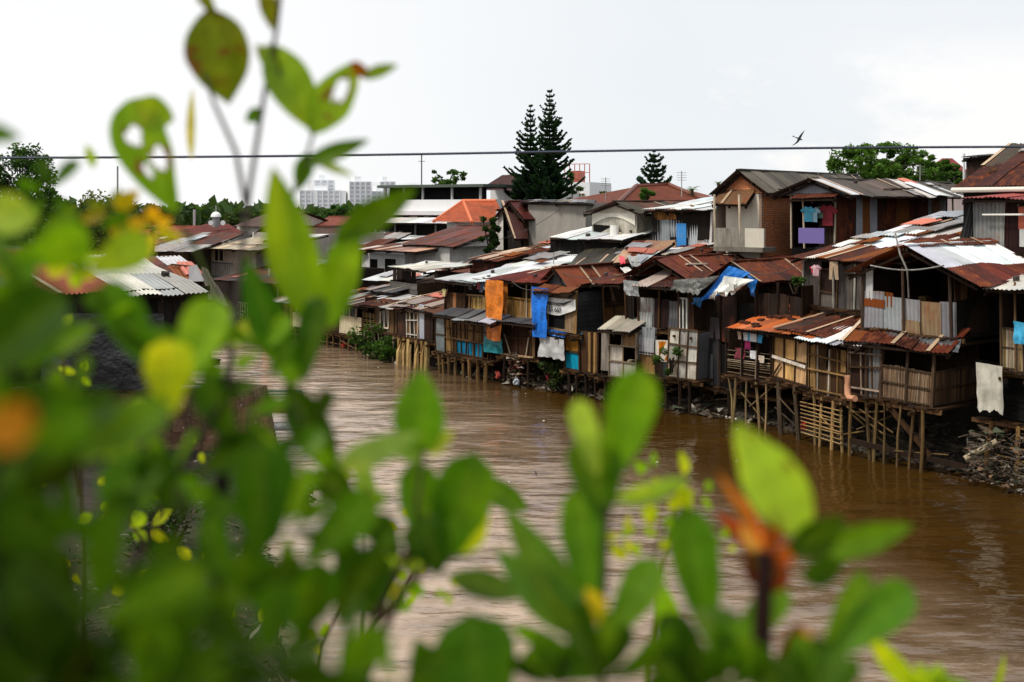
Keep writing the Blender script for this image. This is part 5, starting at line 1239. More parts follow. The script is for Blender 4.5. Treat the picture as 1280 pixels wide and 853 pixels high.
woods('far strip of trees behind the riverside roofs', -20, 95, 165, 7.8, 6000)
palm('small bright palm beside the white tin roof', 865, 229, 88, 26); palm('palm tips above the brick house gable', 898, 223, 90, 18)
palm('drooping banana palm behind the left bank roof', 190, 262, 52, 80, 3, 14)
def bush(label, c, r, n, pal=GP, name='bush', sz=.12):
    h = empty(name, V((c.x, c.y, c.z-r*.6)), label, 'bush', 'bushes on the river banks'); mb = MB()
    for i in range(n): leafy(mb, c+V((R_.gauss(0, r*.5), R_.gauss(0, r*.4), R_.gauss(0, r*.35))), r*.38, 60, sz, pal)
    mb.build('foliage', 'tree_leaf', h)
    mb = MB()
    for i in range(5): mb.tube([V((c.x+R_.uniform(-.1, .1), c.y, c.z-r*1.1)), c+V((R_.gauss(0, r*.4), R_.gauss(0, r*.3), 0))], .03, (.08, .06, .04), 4)
    mb.build('stem', 'wood', h)
bush('round green bush growing under the thin poled shack', K(470, 428, -.1), 1.1, 22)
bush('green bush beside the pale bamboo poles', K(490, 434, .1), .8, 14)
bush('small plant below the orange shutter', K(838, 449, -.1), .5, 6, sz=.08); bush('weeds growing on the mud under the grey sheet', K(692, 466, .4), .7, 10, [(.03, .05, .015), (.05, .07, .02)])
bush('potted plant hanging under the patched roof house', K(993, 352, .8), .35, 5, sz=.07); bush('green scrub on the far bank under the dark house', pt(305, 405, 72), 1.6, 20)
bush('fern like weed at the foot of the left bank wall', pt(178, 592, 27.5), .2, 5, [(.08, .2, .03)], sz=.05); bush('small bright weed right of the fern like weed', pt(204, 588, 27.5), .25, 6, [(.08, .2, .03)], sz=.05)
bush('dark scrub covering the left bank slope', pt(200, 660, 24), 1.0, 14, [(.03, .05, .012), (.04, .08, .02)], sz=.08); bush('scrub at the water edge of the left bank', pt(380, 610, 27), .5, 7, [(.04, .07, .015)], sz=.07)

# ------------------------------------------------------------------ far towers
def tower(label, px0, px1, pyt, Y, D=30, group='white apartment towers on the horizon', cw=None):
    a = pt(px0, pyt, Y); b = pt(px1, pyt, Y+D*.2); h = empty('apartment_tower', V(((a.x+b.x)/2, Y, 0)), label, 'apartment tower', group)
    u = (b-a); u.z = 0; L = u.length; u.normalize(); n = V((-u.y, u.x, 0)); zt = a.z
    def P(s, v, z): q = a+u*s+n*v; return V((q.x, q.y, z))
    w = (.80, .81, .83, 0)  # distance haze put into the pale wall and window colours
    mb = MB(); mb.hexa([P(0, 0, 2), P(L, 0, 2), P(L, D, 2), P(0, D, 2), P(0, 0, zt), P(L, 0, zt), P(L, D, zt), P(0, D, zt)], w); mb.build('wall', 'paint', h)
    mb = MB(); fh = 3.4; nf = int((zt-4)/fh); nc = max(2, int(L/4.2)); cwid = L/nc
    for i in range(nc):
        if nc > 6 and i % 5 == 2: continue
        for j in range(nf):
            s0 = i*cwid+cwid*.22; s1 = i*cwid+cwid*.80; z0 = zt-(j+1)*fh+.8; 
            mb.face([P(s0, -.15, z0), P(s1, -.15, z0), P(s1, -.15, z0+2.0), P(s0, -.15, z0+2.0)], jit((.50, .52, .56), .12))
    mb.build('window_rows', 'paint', h)
    mb = MB()
    for i in range(nc+1): mb.beam(P(min(L, i*cwid), -.3, 2), P(min(L, i*cwid), -.3, zt), .5, .5, (.78, .79, .81))
    mb.hexa([P(L*.3, D*.2, zt), P(L*.6, D*.2, zt), P(L*.6, D*.6, zt), P(L*.3, D*.6, zt), P(L*.3, D*.2, zt+4), P(L*.6, D*.2, zt+4), P(L*.6, D*.6, zt+4), P(L*.3, D*.6, zt+4)], w)
    mb.build('roof_block', 'paint', h)
YT = 900
tower('low wide apartment wing left of the central gap between towers', 375, 432, 238, YT); tower('twin stepped apartment tower rising above the low wing', 393, 418, 225, YT+40)
tower('tallest apartment tower with stepped top', 437, 464, 227, YT); tower('apartment slab joined to the tallest tower', 464, 492, 239, YT+10); tower('slim apartment tower right of the tallest one', 475, 494, 227, YT+60)
tower('lone grey blue tower far left of the domed house', 216, 229, 262, YT+200, group='white apartment towers on the horizon')
h = empty('green_roofed_hall', pt(430, 265, 300), 'hall with a mint green roof below the apartment towers', 'building'); mb = MB()
a, b = pt(421, 258, 300), pt(433, 266, 300)
mb.hexa([V((a.x, 300, 2)), V((b.x+4, 300, 2)), V((b.x+4, 308, 2)), V((a.x, 308, 2)), V((a.x, 300, a.z-1)), V((b.x+4, 300, b.z-1)), V((b.x+4, 308, b.z-1)), V((a.x, 308, a.z-1))], (.7, .7, .7)); mb.build('wall', 'paint', h)
mb = MB(); mb.hexa([V((a.x-.4, 299.5, a.z-1)), V((b.x+4.4, 299.5, b.z-1)), V((b.x+4.4, 308.5, b.z-1)), V((a.x-.4, 308.5, a.z-1)), V((a.x-.4, 299.5, a.z)), V((b.x+4.4, 299.5, b.z)), V((b.x+4.4, 308.5, b.z)), V((a.x-.4, 308.5, a.z))], (.15, .5, .35)); mb.build('roof', 'paint', h)
for (px, y0, y1, Y, lab, c) in [(1038, 192, 225, 52, 'thin white mast rising beside the green trees', (.6, .6, .6)), (458, 258, 296, 92, 'orange striped pole left of the modern house', (.6, .25, .05)), (147, 208, 270, 70, 'thin grey antenna mast in the upper left skyline', (.2, .2, .2)), (243, 262, 296, 100, 'thin antenna left of the domed house', (.3, .3, .3))]:
    if px == 1038: px = 1038+167
    mb = MB(); mb.tube([pt(px, y1, Y), pt(px, y0, Y)], .055 if Y < 80 else .12, c, 6); tag(mb.build('mast', 'paint'), lab, 'mast')
for (a, b, sag, lab) in [(K(640, 352, -.2), K(668, 362, -.2), .15, 'thin washing line sagging between the orange and blue tarpaulins'), (K(690, 336, .5), K(820, 325, 1.2), .6, 'thin wire sagging over the roofs from the banner shack'), (K(915, 330, .6), K(1012, 322, 1.6), .5, 'thin wire between the torn tarps and the patched roof'), (K(560, 300, 8), K(700, 262, 10), .8, 'power wire drooping between the white house and the panel house')]:
    mb = MB(); mb.tube([a.lerp(b, i/10)-V((0, 0, 4*sag*(i/10)*(1-i/10))) for i in range(11)], .014, (.03, .03, .03), 4); tag(mb.build('wire', 'paint'), lab, 'wire')
for (px, y0, y1, k, lab) in [(692, 352, 316, 4, 'thin bare pole sticking up beside the laundry on the white roofs'), (852, 246, 214, 9, 'thin aerial on the white tin roof near the small palm'), (1150, 226, 206, 12, 'thin aerial on the long rusty roofed house'), (757, 252, 222, 10, 'thin aerial above the arched house')]:
    mb = MB(); a, b = K(px, y1, k), K(px, y0, k); a, b = (b, a) if b.z < a.z else (a, b); mb.tube([a, b], .025, (.25, .24, .22), 5)
    if lab.startswith('thin aerial'):
        for j in range(4): c_ = b-V((0, 0, .08+.12*j)); mb.beam(c_-V((.25, .1, 0)), c_+V((.25, .1, 0)), .02, .02, (.25, .24, .22))
    tag(mb.build('aerial', 'paint'), lab, 'aerial')
# antenna and hose on the tin balcony house
mb = MB(); mb.tube([K(1119, 292, 0), K(1125, 318, -.3), K(1134, 338, -.4), K(1136, 372, -.2)], .03, (.3, .28, .26), 5); tag(mb.build('bent_pole', 'wood'), 'thin bent pole standing in front of the tin balcony gable', 'pole')
mb = MB(); mb.tube([K(1088+(1180-1088)*i/10, 332+6*math.sin(math.pi*i/10), -.3) for i in range(11)], .025, (.35, .34, .32), 5); tag(mb.build('wire', 'wood'), 'slack grey wire strung across the tin balcony gable', 'wire')

# ------------------------------------------------------------------ people, birds, cable
def wader():
    b = pt(333.5, 434, 64); b.z = 0; h = empty('person', b, 'person in an orange shirt and dark cap wading in the far river', 'person')
    me = bpy.data.meshes.new('body'); ed = []
    vs = [((0, 0, .0), .15), ((0, 0, .28), .16), ((0, 0, .50), .17), ((0, 0, .60), .07), ((0, -.01, .70), .10), ((0, -.01, .80), .09),
          ((-.19, 0, .50), .065), ((-.25, .02, .28), .05), ((-.17, -.16, .12), .04), ((.19, 0, .50), .065), ((.26, .0, .28), .05), ((.2, -.16, .10), .04),
          ((-.1, 0, -.35), .10), ((-.11, 0, -.8), .07), ((.1, 0, -.35), .10), ((.11, 0, -.8), .07)]
    ed = [(0, 1), (1, 2), (2, 3), (3, 4), (4, 5), (2, 6), (6, 7), (7, 8), (2, 9), (9, 10), (10, 11), (0, 12), (12, 13), (0, 14), (14, 15)]
    me.from_pydata([V(v[0]) for v in vs], ed, []); o = bpy.data.objects.new('body', me); COL.objects.link(o); o.parent = h
    m = o.modifiers.new('skin', 'SKIN'); sv = me.skin_vertices[0].data
    for i, v in enumerate(vs): sv[i].radius = (v[1], v[1])
    sv[0].use_root = True; o.modifiers.new('sub', 'SUBSURF').levels = 1
    mt, t, bb = nt('person_skin'); tc = N(t, 'ShaderNodeNewGeometry'); sp = N(t, 'ShaderNodeSeparateXYZ'); t.links.new(tc.outputs['Position'], sp.inputs[0])
    f = math_n(t, 'LESS_THAN', sp.outputs[2], .58); t.links.new(mixc(t, f, (.22, .11, .06), (.6, .11, .02)), bb.inputs['Base Color']); bb.inputs['Roughness'].default_value = .8; me.materials.append(mt)
    mb = MB(); c = b+V((0, -.01, .78)); rows = [[c+V((math.cos(a*math.pi/5)*r, math.sin(a*math.pi/5)*r, z)) for a in range(11)] for r, z in ((.17, .0), (.11, .02), (.10, .1), (.03, .14))]; mb.grid(rows, (.05, .08, .03)); mb.build('cap', 'cloth', h, smooth=True)
wader()
def bird(label, c, sc, rx, flap):
    mb = MB(); c = V(c)
    rt = lambda x, y: V((x*math.cos(rx)-y*math.sin(rx), 0, x*math.sin(rx)+y*math.cos(rx)))*sc
    # body axis along x (beak +x), wings along +-y with sweep
    prof = [(-.28, .012), (-.2, .022), (-.08, .04), (.04, .055), (.13, .045), (.19, .03), (.23, .008)]
    rows = []
    for x, r in prof: rows.append([c+rt(x, math.sin(a*math.pi/4)*r)+V((0, math.cos(a*math.pi/4)*r*sc, 0)) for a in range(9)])
    mb.grid(rows, (.02, .022, .02))
    h = empty('bird', c, label, 'bird'); mb.build('body', 'cloth', h, smooth=True)
    for s in (-1, 1):
        mb = MB(); top = []; bot = []
        for i in range(9):
            t = i/8; y = s*t*.55; xl = .10-.02*t+(.16 if s > 0 else -.02)*t*t*1-.30*t*t*(.4 if s > 0 else 1.0); w = .15*(1-t)**.7+.012
            top.append(c+rt(xl, y)+V((0, -flap*t*.2*sc, 0))); bot.append(c+rt(xl-w, y)+V((0, -flap*t*.2*sc, 0)))
        mb.grid([top, bot], (.02, .022, .02)); mb.build('wing', 'cloth', h)
    mb = MB(); mb.face([c+rt(-.24, .01), c+rt(-.24, -.01), c+rt(-.42, -.05), c+rt(-.36, 0), c+rt(-.42, .05)], (.02, .02, .02)); mb.build('tail', 'cloth', h)
bird('swift with curved wings flying above the cable', pt(998.5, 173.5, 22), .33, math.radians(-22), .6)
bird('small dark bird skimming low over the brown water', pt(670, 592, 24), .13, math.radians(30), .3)
mb = MB(); pts = []
for i in range(41):
    t = i/40; px = -200+1700*t; py = 197.5-13.5*((px)/1280)+1.5*math.sin(px/210)-2.2*math.sin(math.pi*max(0, min(1, px/1280)))*0; pts.append(pt(px, py, 14+.5*t))
mb.tube(pts, .0165, (.03, .04, .07), 6); 
for i in range(0, 400): 
    a = i/400*40; j = int(a); p = pts[j].lerp(pts[j+1], a-j)
    r = .019
o = mb.build('power_cable', 'paint', smooth=True); tag(o, 'black cable stretched across the whole view above the roofs', 'cable')
# bits floating in the river
mb = MB()
for i in range(22):
    y = R_.uniform(24, 60); x = R_.uniform(-.15, .28)*y
    if not inside(V((x, y))): continue
    s = R_.uniform(.02, .05); mb.face([(x-s, y-s, .02), (x+s, y-s, .03), (x+s*.6, y+s, .05), (x-s, y+s*.7, .03)], pick([(.7, .68, .6), (.5, .45, .4)]))
tag(mb.build('floating_litter', 'cloth'), 'pale specks of litter floating on the river', 'litter', kind='stuff')
# ------------------------------------------------------------------ shrubs in the foreground
DKL = (.020, .058, .006); MDL = (.045, .12, .010); BRL = (.10, .22, .018); YLW = (.42, .46, .02); PAL = (.22, .33, .14); OLV = (.10, .13, .012); BRN = (.16, .05, .015); ORN = (.55, .15, .03); LIM = (.22, .36, .03)
def mixv(a, b, t): return tuple(x+(y-x)*t for x, y in zip(a, b))
def leaf(mb, b, t, width, col, col2=None, depth=.05, fold=.25, curl=.12, shape=0, holes=(), face=None, spots=0, nl=14, nw=10):
    """one blade from its base to its tip; shape 0 obovate, 1 pointed oval, 2 heart lobed"""
    b, t = V(b), V(t); ax = t-b; L = ax.length; d = ax.normalized()
    view = face if face is not None else V((R_.gauss(0, .35), -1, R_.gauss(0, .35)))
    sd = d.cross(view).normalized(); up = sd.cross(d).normalized(); 
    if up.y > 0: up = -up
    sd_ = R_.uniform(0, 99); col2 = col2 or mixv(col, (0, 0, 0), .35)
    rows = []
    for i in range(nl+1):
        s = i/nl
        if shape == 0: w = (s**.75)*math.sqrt(max(0, 1-s**3.2))*1.22
        elif shape == 1: w = math.sin(math.pi*s**.85)**.85
        else: w = (s**.7)*math.sqrt(max(0, 1-s**6))*1.1
        w *= width/2; row = []
        for j in range(nw+1):
            q = j/nw*2-1; ext = (.12*L*(1-q*q*0)*abs(q) if shape == 2 and s > .8 else 0)
            wob = .04*width*noise.noise(V((s*4+sd_, q*2, 1)))
            p = b+d*(L*s+ext*(s-.8)*5)+sd*(q*w+wob)+up*(fold*abs(q)*w*1.2-curl*L*(s*s)+wob)
            row.append(p)
        rows.append(row)
    n = nw+1; i0 = len(mb.v)
    for r in rows: mb.v += r
    for i in range(nl):
        for j in range(nw):
            s, q = (i+.5)/nl, (j+.5)/nw
            hn = 1+.55*noise.noise(V((s*9+sd_, q*9, 3)))
            hd = min([((s-hs)**2*2.2+(q-hq)**2)**.5/(hr*hn) for hs, hq, hr in holes] or [9])
            if hd < 1: continue
            mb.f.append((i0+i*n+j, i0+i*n+j+1, i0+(i+1)*n+j+1, i0+(i+1)*n+j)); mb.uv.append([(0, 0)]*4)
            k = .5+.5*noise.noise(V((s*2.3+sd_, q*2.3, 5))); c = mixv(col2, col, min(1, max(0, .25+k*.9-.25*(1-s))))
            yl = noise.noise(V((s*1.6+sd_, q*1.4, 20))); 
            if yl > .05: c = mixv(c, (c[0]*1.6+.01, c[1]*1.3, c[2]*.8), min(1, yl*1.6))
            vein = abs(((s*9+abs(q-.5)*5) % 1)-.5) > .42
            if vein: c = tuple(x*.82 for x in c)
            mid = abs(q-.5) < .06
            if mid: c = mixv(c, (.3, .4, .04), .12)
            if hd < 1.3: c = mixv(c, BRN, .7)
            if spots and noise.noise(V((s*6+sd_, q*5, 9))) > .42-spots*.3: c = mixv(c, BRN, .8)
            mb.c.append((*c, 0))
class Shrub:
    def __init__(s, label, root, name='shrub'):
        s.h = empty(name, root, label, 'shrub', 'shrubs in front of the river view'); s.mb = MB(); s.sts = []; s.root = V(root)
    def L(s, bx, by, tx, ty, w, Y, col, dY=.0, **kw):
        wd = w*1.22*Y/FPX; col = (col[0]*1.95, col[1]*1.68, col[2]*.6); leaf(s.mb, pt(bx, by, Y), pt(tx, ty, Y+dY), wd, col, **kw)
    def stem(s, pts, w, Y, col=(.07, .055, .035), w1=None):
        P = [pt(p[0], p[1], Y if len(p) < 3 else p[2]) for p in pts]; s.sts.append(MB()); s.sts[-1].tube(P, w*Y/FPX/2, col, 7, r1=(w1 or w*.6)*Y/FPX/2)
    def ros(s, px, py, Y, n, ln, wd, cols, a0=0, a1=360, stem=True, spread=.3, shape=0):
        for i in range(n):
            a = math.radians(a0+(a1-a0)*(i+R_.uniform(.2, .8))/n); l = ln*R_.uniform(.65, 1.15); w = wd*R_.uniform(.75, 1.15)
            c = jit(R_.choice(cols), .2)[:3]; dy = R_.uniform(-spread, spread)*l*Y/FPX
            ff = R_.uniform(.55, 1.0)
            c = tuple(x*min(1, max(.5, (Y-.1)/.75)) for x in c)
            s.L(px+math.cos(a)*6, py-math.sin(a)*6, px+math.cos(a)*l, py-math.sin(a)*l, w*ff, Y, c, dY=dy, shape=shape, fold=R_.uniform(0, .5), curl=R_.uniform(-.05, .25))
    def done(s):
        s.mb.build('foliage', 'leaf', s.h, smooth=True)
        for q in s.sts: q.build('stem', 'wood', s.h, smooth=True)

# tall sprig rising into the sky
A = Shrub('tall thin sprig with hole eaten leaves rising against the white sky', pt(275, 900, 1.5)+V((0, 0, -1)), 'tall_shrub'); Y = 1.45
GST = (.12, .10, .09)
A.stem([(278, 1100), (276, 700), (285, 480), (300, 330), (312, 235), (330, 120), (345, 40), (352, -20)], 9, Y, GST, 5)
A.stem([(308, 260), (295, 190), (268, 130), (255, 90)], 7, Y, GST, 4); A.stem([(333, 110), (350, 95), (345, 60)], 6, Y, GST, 4)
A.stem([(300, 330), (345, 290), (378, 215), (392, 165)], 6, Y, (.12, .14, .05), 4); A.stem([(290, 420), (240, 300), (215, 265)], 7, Y, (.10, .14, .04), 4)
A.L(262, 10, 284, 130, 66, Y, OLV, col2=(.06, .10, .008), spots=.35, shape=1, fold=.1, face=V((.1, -1, .1)))
A.L(240, -25, 272, 24, 14, Y, OLV, shape=1)
A.L(334, -30, 337, 38, 22, Y, OLV, spots=.3, shape=1)
A.L(333, 55, 397, 165, 46, Y, (.13, .24, .05), shape=1, fold=.3, face=V((.3, -1, 0)))
A.L(388, 168, 446, 74, 44, Y, (.14, .25, .02), holes=((.62, .55, .20),), shape=1, fold=.1, spots=.2, nl=36, nw=26)
A.L(438, 78, 464, 98, 14, Y, BRN, shape=1); A.L(452, 98, 497, 80, 14, Y, (.10, .18, .02), shape=1)
A.L(352, 90, 318, 55, 18, Y, (.12, .17, .03), shape=1, spots=.3); A.L(330, 138, 306, 152, 16, Y, MDL, shape=1)
A.L(378, 208, 460, 172, 20, Y, (.04, .10, .008), shape=1); A.L(385, 190, 372, 240, 20, Y, MDL, shape=1); A.L(392, 200, 442, 220, 9, Y, (.2, .3, .12), shape=1)
A.L(222, 268, 146, 128, 84, Y, (.10, .21, .018), holes=((.72, .42, .13), (.45, .68, .14), (.42, .35, .08)), fold=.05, spots=.05, nl=40, nw=30)
A.L(218, 150, 165, 128, 36, Y, (.16, .26, .05), shape=1); A.L(240, 200, 236, 110, 10, Y+.3, (.3, .33, .3), shape=1)
A.L(118, 210, 108, 180, 10, Y, LIM, shape=1)
A.L(398, 412, 336, 208, 60, 1.25, (.15, .26, .015), col2=(.04, .10, .006), shape=1, fold=.25, nl=16, curl=.05)
A.L(412, 412, 440, 270, 44, 1.3, (.09, .20, .010), shape=1, fold=.2)
A.L(418, 300, 522, 236, 34, 1.3, (.045, .10, .006), shape=1)
A.L(372, 470, 296, 326, 48, 1.2, (.025, .09, .006), shape=1); A.L(380, 480, 395, 370, 46, 1.15, (.018, .06, .004), shape=0)
A.L(288, 432, 352, 383, 26, 1.3, (.20, .30, .15), shape=1); A.L(356, 478, 424, 600, 42, 1.15, (.020, .055, .004), shape=1)
A.done()

# dense mass at the left
B = Shrub('dense out of focus mass of dark green leaves filling the lower left corner', pt(100, 1300, .9), 'dense_shrub')
GR = [DKL, DKL, MDL, (.03, .085, .007), (.035, .10, .010), (.07, .17, .012), (.012, .03, .003)]
B.stem([(272, 1200), (272, 850), (276, 640), (280, 470)], 26, 1.1, (.035, .022, .014), 16)
B.stem([(90, 1100), (160, 720), (240, 560), (300, 470)], 14, .9, (.06, .05, .03), 6)
B.stem([(430, 1100), (455, 800), (510, 690), (545, 640)], 16, 1.1, (.10, .06, .045), 8)
big = [(-20, 262, 48, 272, 44, .9, PAL, 1), (-40, 160, 24, 172, 22, .9, MDL, 1), (-40, 470, 78, 365, 95, .7, DKL, 0), (212, 476, 124, 352, 58, 1.0, (.04, .12, .012), 0), (228, 484, 270, 372, 66, 1.0, (.12, .25, .04), 0),
       (215, 520, 208, 425, 66, .95, (.30, .38, .015), 0), (-60, 560, 120, 520, 70, .65, MDL, 0), (60, 585, 205, 505, 60, .75, (.06, .14, .02), 0), (150, 540, 185, 500, 36, 1.2, PAL, 0), (322, 700, 330, 552, 88, .8, (.022, .075, .006), 0),
       (215, 850, 212, 690, 110, .7, (.025, .075, .006), 0), (415, 588, 524, 540, 30, 1.0, (.14, .24, .13), 1), (350, 620, 300, 570, 60, .9, (.05, .12, .05), 0), (90, 700, -20, 620, 100, .6, DKL, 0), (60, 860, 20, 700, 120, .6, DKL, 0),
       (130, 640, 200, 560, 60, .8, (.05, .13, .03), 1), (380, 700, 470, 620, 62, .9, MDL, 0), (345, 760, 300, 690, 66, .85, MDL, 0), (420, 780, 480, 690, 66, .9, (.02, .06, .005), 0), (-30, 400, 70, 440, 60, .75, MDL, 0),
       (300, 560, 250, 470, 60, .9, DKL, 0), (210, 640, 190, 560, 60, .8, DKL, 0), (250, 590, 330, 545, 50, .9, DKL, 0), (20, 330, 110, 300, 60, .9, BRL, 0), (110, 340, 190, 300, 56, .95, (.16, .26, .03), 0),
       (-30, 520, 40, 545, 70, .45, (.24, .10, .012), 0), (370, 800, 400, 700, 70, .85, (.03, .09, .006), 0), (450, 640, 400, 590, 50, .95, DKL, 0), (500, 700, 470, 640, 40, 1.0, DKL, 0)]
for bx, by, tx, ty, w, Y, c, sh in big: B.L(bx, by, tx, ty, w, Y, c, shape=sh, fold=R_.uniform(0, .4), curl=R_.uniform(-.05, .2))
for px, py, Y, n, ln, wd in [(40, 300, 1.0, 6, 75, 38), (120, 290, 1.1, 4, 55, 28), (10, 400, .85, 5, 75, 42), (20, 470, .8, 6, 95, 55), (50, 540, .75, 5, 90, 50), (20, 620, .65, 6, 120, 70),
                         (90, 680, .7, 6, 110, 60), (10, 740, .65, 6, 110, 62), (120, 780, .6, 7, 130, 75), (230, 800, .65, 7, 120, 70), (330, 830, .65, 7, 110, 65), (60, 850, .6, 7, 140, 76), (180, 870, .6, 6, 130, 72), (420, 850, .7, 6, 100, 60), (290, 740, .8, 5, 85, 50),
                         (360, 660, .9, 6, 75, 46), (420, 640, 1.0, 5, 65, 34), (440, 720, .95, 5, 70, 40), (240, 660, .85, 4, 70, 42), (262, 590, 1.0, 3, 50, 30), (330, 480, 1.1, 3, 55, 30), (330, 610, .95, 4, 64, 40),
                         (60, 240, 1.2, 5, 50, 24), (500, 860, .8, 5, 80, 50), (0, 540, .6, 5, 110, 60), (390, 540, 1.0, 4, 60, 34)]:
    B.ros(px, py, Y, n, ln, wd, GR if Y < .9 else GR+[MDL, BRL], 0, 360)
for a in [(150, 540, .95), (215, 590, .95), (90, 500, .9), (300, 520, 1.0), (245, 440, 1.1), (20, 350, .9), (130, 400, 1.0), (370, 580, .95), (330, 440, 1.15)]: B.ros(a[0], a[1], a[2], 4, 58, 34, [MDL, BRL, (.06, .16, .015), (.14, .26, .03)])
B.ros(140, 265, 1.3, 6, 45, 22, [(.20, .18, .015), OLV, (.3, .24, .02)], shape=1); B.ros(190, 285, 1.3, 5, 40, 20, [(.45, .28, .02), (.3, .3, .02)], shape=1); B.ros(95, 330, 1.3, 5, 40, 20, [YLW, LIM], shape=1)
B.done()

# small yellow sprouts further off
C_ = Shrub('sparse twigs with small sharp yellow green leaves lower left', pt(120, 900, 2.6)+V((0, 0, -1)), 'sprouting_shrub'); Y = 2.6
for px, py, l, n in [(100, 468, 22, 3), (75, 410, 24, 3), (95, 712, 22, 2), (140, 600, 18, 3), (200, 605, 18, 2), (190, 470, 16, 2), (250, 560, 14, 2), (285, 775, 14, 2), (315, 708, 14, 2), (445, 598, 16, 3), (435, 625, 16, 2), (60, 600, 14, 2), (430, 745, 24, 3), (455, 720, 26, 4), (400, 800, 20, 3), (500, 650, 18, 2), (470, 690, 20, 3), (515, 720, 22, 3), (505, 745, 18, 3),
                     (245, 700, 26, 4), (185, 660, 26, 4), (210, 610, 22, 3), (160, 730, 22, 3), (280, 640, 18, 2), (340, 770, 20, 3), (120, 640, 22, 3)]:
    C_.ros(px, py, Y, n, l*1.25, l*.8, [YLW, (.30, .38, .02), LIM], 0, 360, shape=1)
for x0, y0, x1, y1 in [(110, 900, 100, 470), (100, 620, 75, 415), (200, 900, 200, 600), (250, 860, 315, 700), (440, 880, 450, 600), (450, 800, 515, 715), (200, 720, 140, 600), (390, 900, 440, 720)]:
    C_.stem([(x0, y0), ((x0+x1)/2+R_.uniform(-15, 15), (y0+y1)/2), (x1, y1)], 5, Y, (.13, .08, .05), 3)
C_.done()

# centre shrub
D_ = Shrub('branching shrub with heart shaped pair of leaves in the middle of the view', pt(470, 1100, 1.1), 'leafy_shrub'); Y = 1.1
D_.stem([(430, 1100), (455, 850), (500, 740), (545, 700)], 16, Y, (.13, .08, .06), 9); D_.stem([(515, 720), (520, 640), (530, 560)], 7, Y, (.12, .11, .06), 5); D_.stem([(480, 770), (470, 680), (460, 610)], 7, 1.3, (.16, .09, .07), 4)
D_.stem([(545, 700), (620, 690), (660, 710)], 6, Y, (.1, .1, .05), 4)
D_.L(530, 568, 522, 462, 56, Y, (.06, .16, .012), shape=1, fold=.3); D_.L(534, 568, 566, 538, 22, Y, (.35, .42, .15), shape=1); D_.L(528, 575, 480, 550, 18, Y, (.10, .20, .06), shape=1)
D_.L(548, 715, 520, 592, 58, Y, (.06, .16, .018), shape=2, fold=.35); D_.L(548, 712, 592, 584, 78, Y, (.045, .13, .012), shape=2, fold=.2)
D_.L(572, 694, 612, 640, 26, Y+.05, (.35, .45, .04), shape=1); D_.L(545, 690, 512, 655, 50, Y, (.02, .06, .005), shape=0); D_.L(550, 720, 530, 650, 60, Y-.03, (.02, .065, .006))
D_.L(560, 720, 660, 745, 30, Y, (.06, .12, .05), shape=1); D_.L(470, 770, 420, 690, 44, Y, DKL, shape=1); D_.L(600, 940, 592, 772, 116, .9, (.035, .11, .010), shape=0, fold=.15); D_.L(560, 900, 520, 800, 50, .95, MDL, shape=1)
D_.ros(480, 745, 1.4, 6, 34, 18, [YLW, LIM, BRL], shape=1); D_.ros(505, 720, 1.4, 5, 44, 20, [LIM, BRL], shape=1); D_.L(640, 782, 705, 812, 18, 1.2, BRL, shape=1)
D_.L(470, 640, 445, 560, 26, 1.3, (.12, .22, .08), shape=1); D_.L(600, 600, 662, 640, 26, 1.6, (.06, .14, .03), shape=1)
D_.done()

# right of centre
E_ = Shrub('upright shrub with broad paired leaves right of the middle', pt(760, 1100, 1.0), 'leafy_shrub'); Y = 1.0
E_.stem([(752, 1100), (752, 850), (755, 720), (758, 630)], 13, Y, (.10, .12, .05), 9); E_.stem([(760, 800), (810, 740), (830, 650)], 7, 1.3, (.12, .10, .05), 4)
E_.L(757, 612, 806, 462, 72, Y, (.085, .20, .012), shape=0, fold=.15, face=V((.2, -1, .1))); E_.L(748, 600, 722, 500, 36, Y, (.22, .34, .10), shape=0); E_.L(758, 650, 735, 545, 74, Y, (.03, .09, .006), shape=0)
E_.L(768, 625, 866, 606, 30, Y, (.16, .28, .12), shape=1, fold=.1); E_.L(730, 800, 636, 632, 44, Y, (.06, .14, .03), shape=1); E_.L(742, 770, 722, 612, 62, Y, (.05, .14, .016), shape=0)
E_.L(745, 800, 618, 690, 46, Y, (.06, .15, .05), shape=1); E_.L(760, 800, 822, 700, 56, Y, (.07, .17, .04), shape=0); E_.L(752, 780, 735, 735, 26, .98, (.55, .42, .03), shape=1)
E_.L(890, 810, 858, 636, 66, Y, (.045, .13, .012), shape=0); E_.L(905, 820, 985, 735, 46, Y, (.07, .17, .03), shape=0); E_.L(880, 860, 830, 770, 60, .95, DKL); E_.L(845, 815, 828, 735, 30, 1.4, (.14, .30, .015), shape=1)
E_.ros(755, 850, .9, 8, 95, 56, [DKL, MDL, MDL], 0, 180); E_.ros(690, 860, .9, 5, 80, 44, [MDL, DKL], 20, 160); E_.ros(870, 870, .9, 7, 85, 48, [MDL, DKL], 10, 170)
for a in ((855, 600, 26), (830, 640, 24), (875, 615, 20), (800, 655, 22), (842, 675, 22), (815, 590, 18), (780, 670, 20), (905, 680, 16), (560, 735, 16), (790, 700, 22)):
    E_.ros(a[0], a[1], 1.5, 3, a[2]*1.5, a[2]*.7, [(.3, .38, .02), (.14, .28, .015), LIM], shape=1)
E_.stem([(800, 900, 1.9), (830, 700, 1.9), (850, 600, 1.9)], 6, 1.9, (.2, .22, .04), 4)
E_.done()

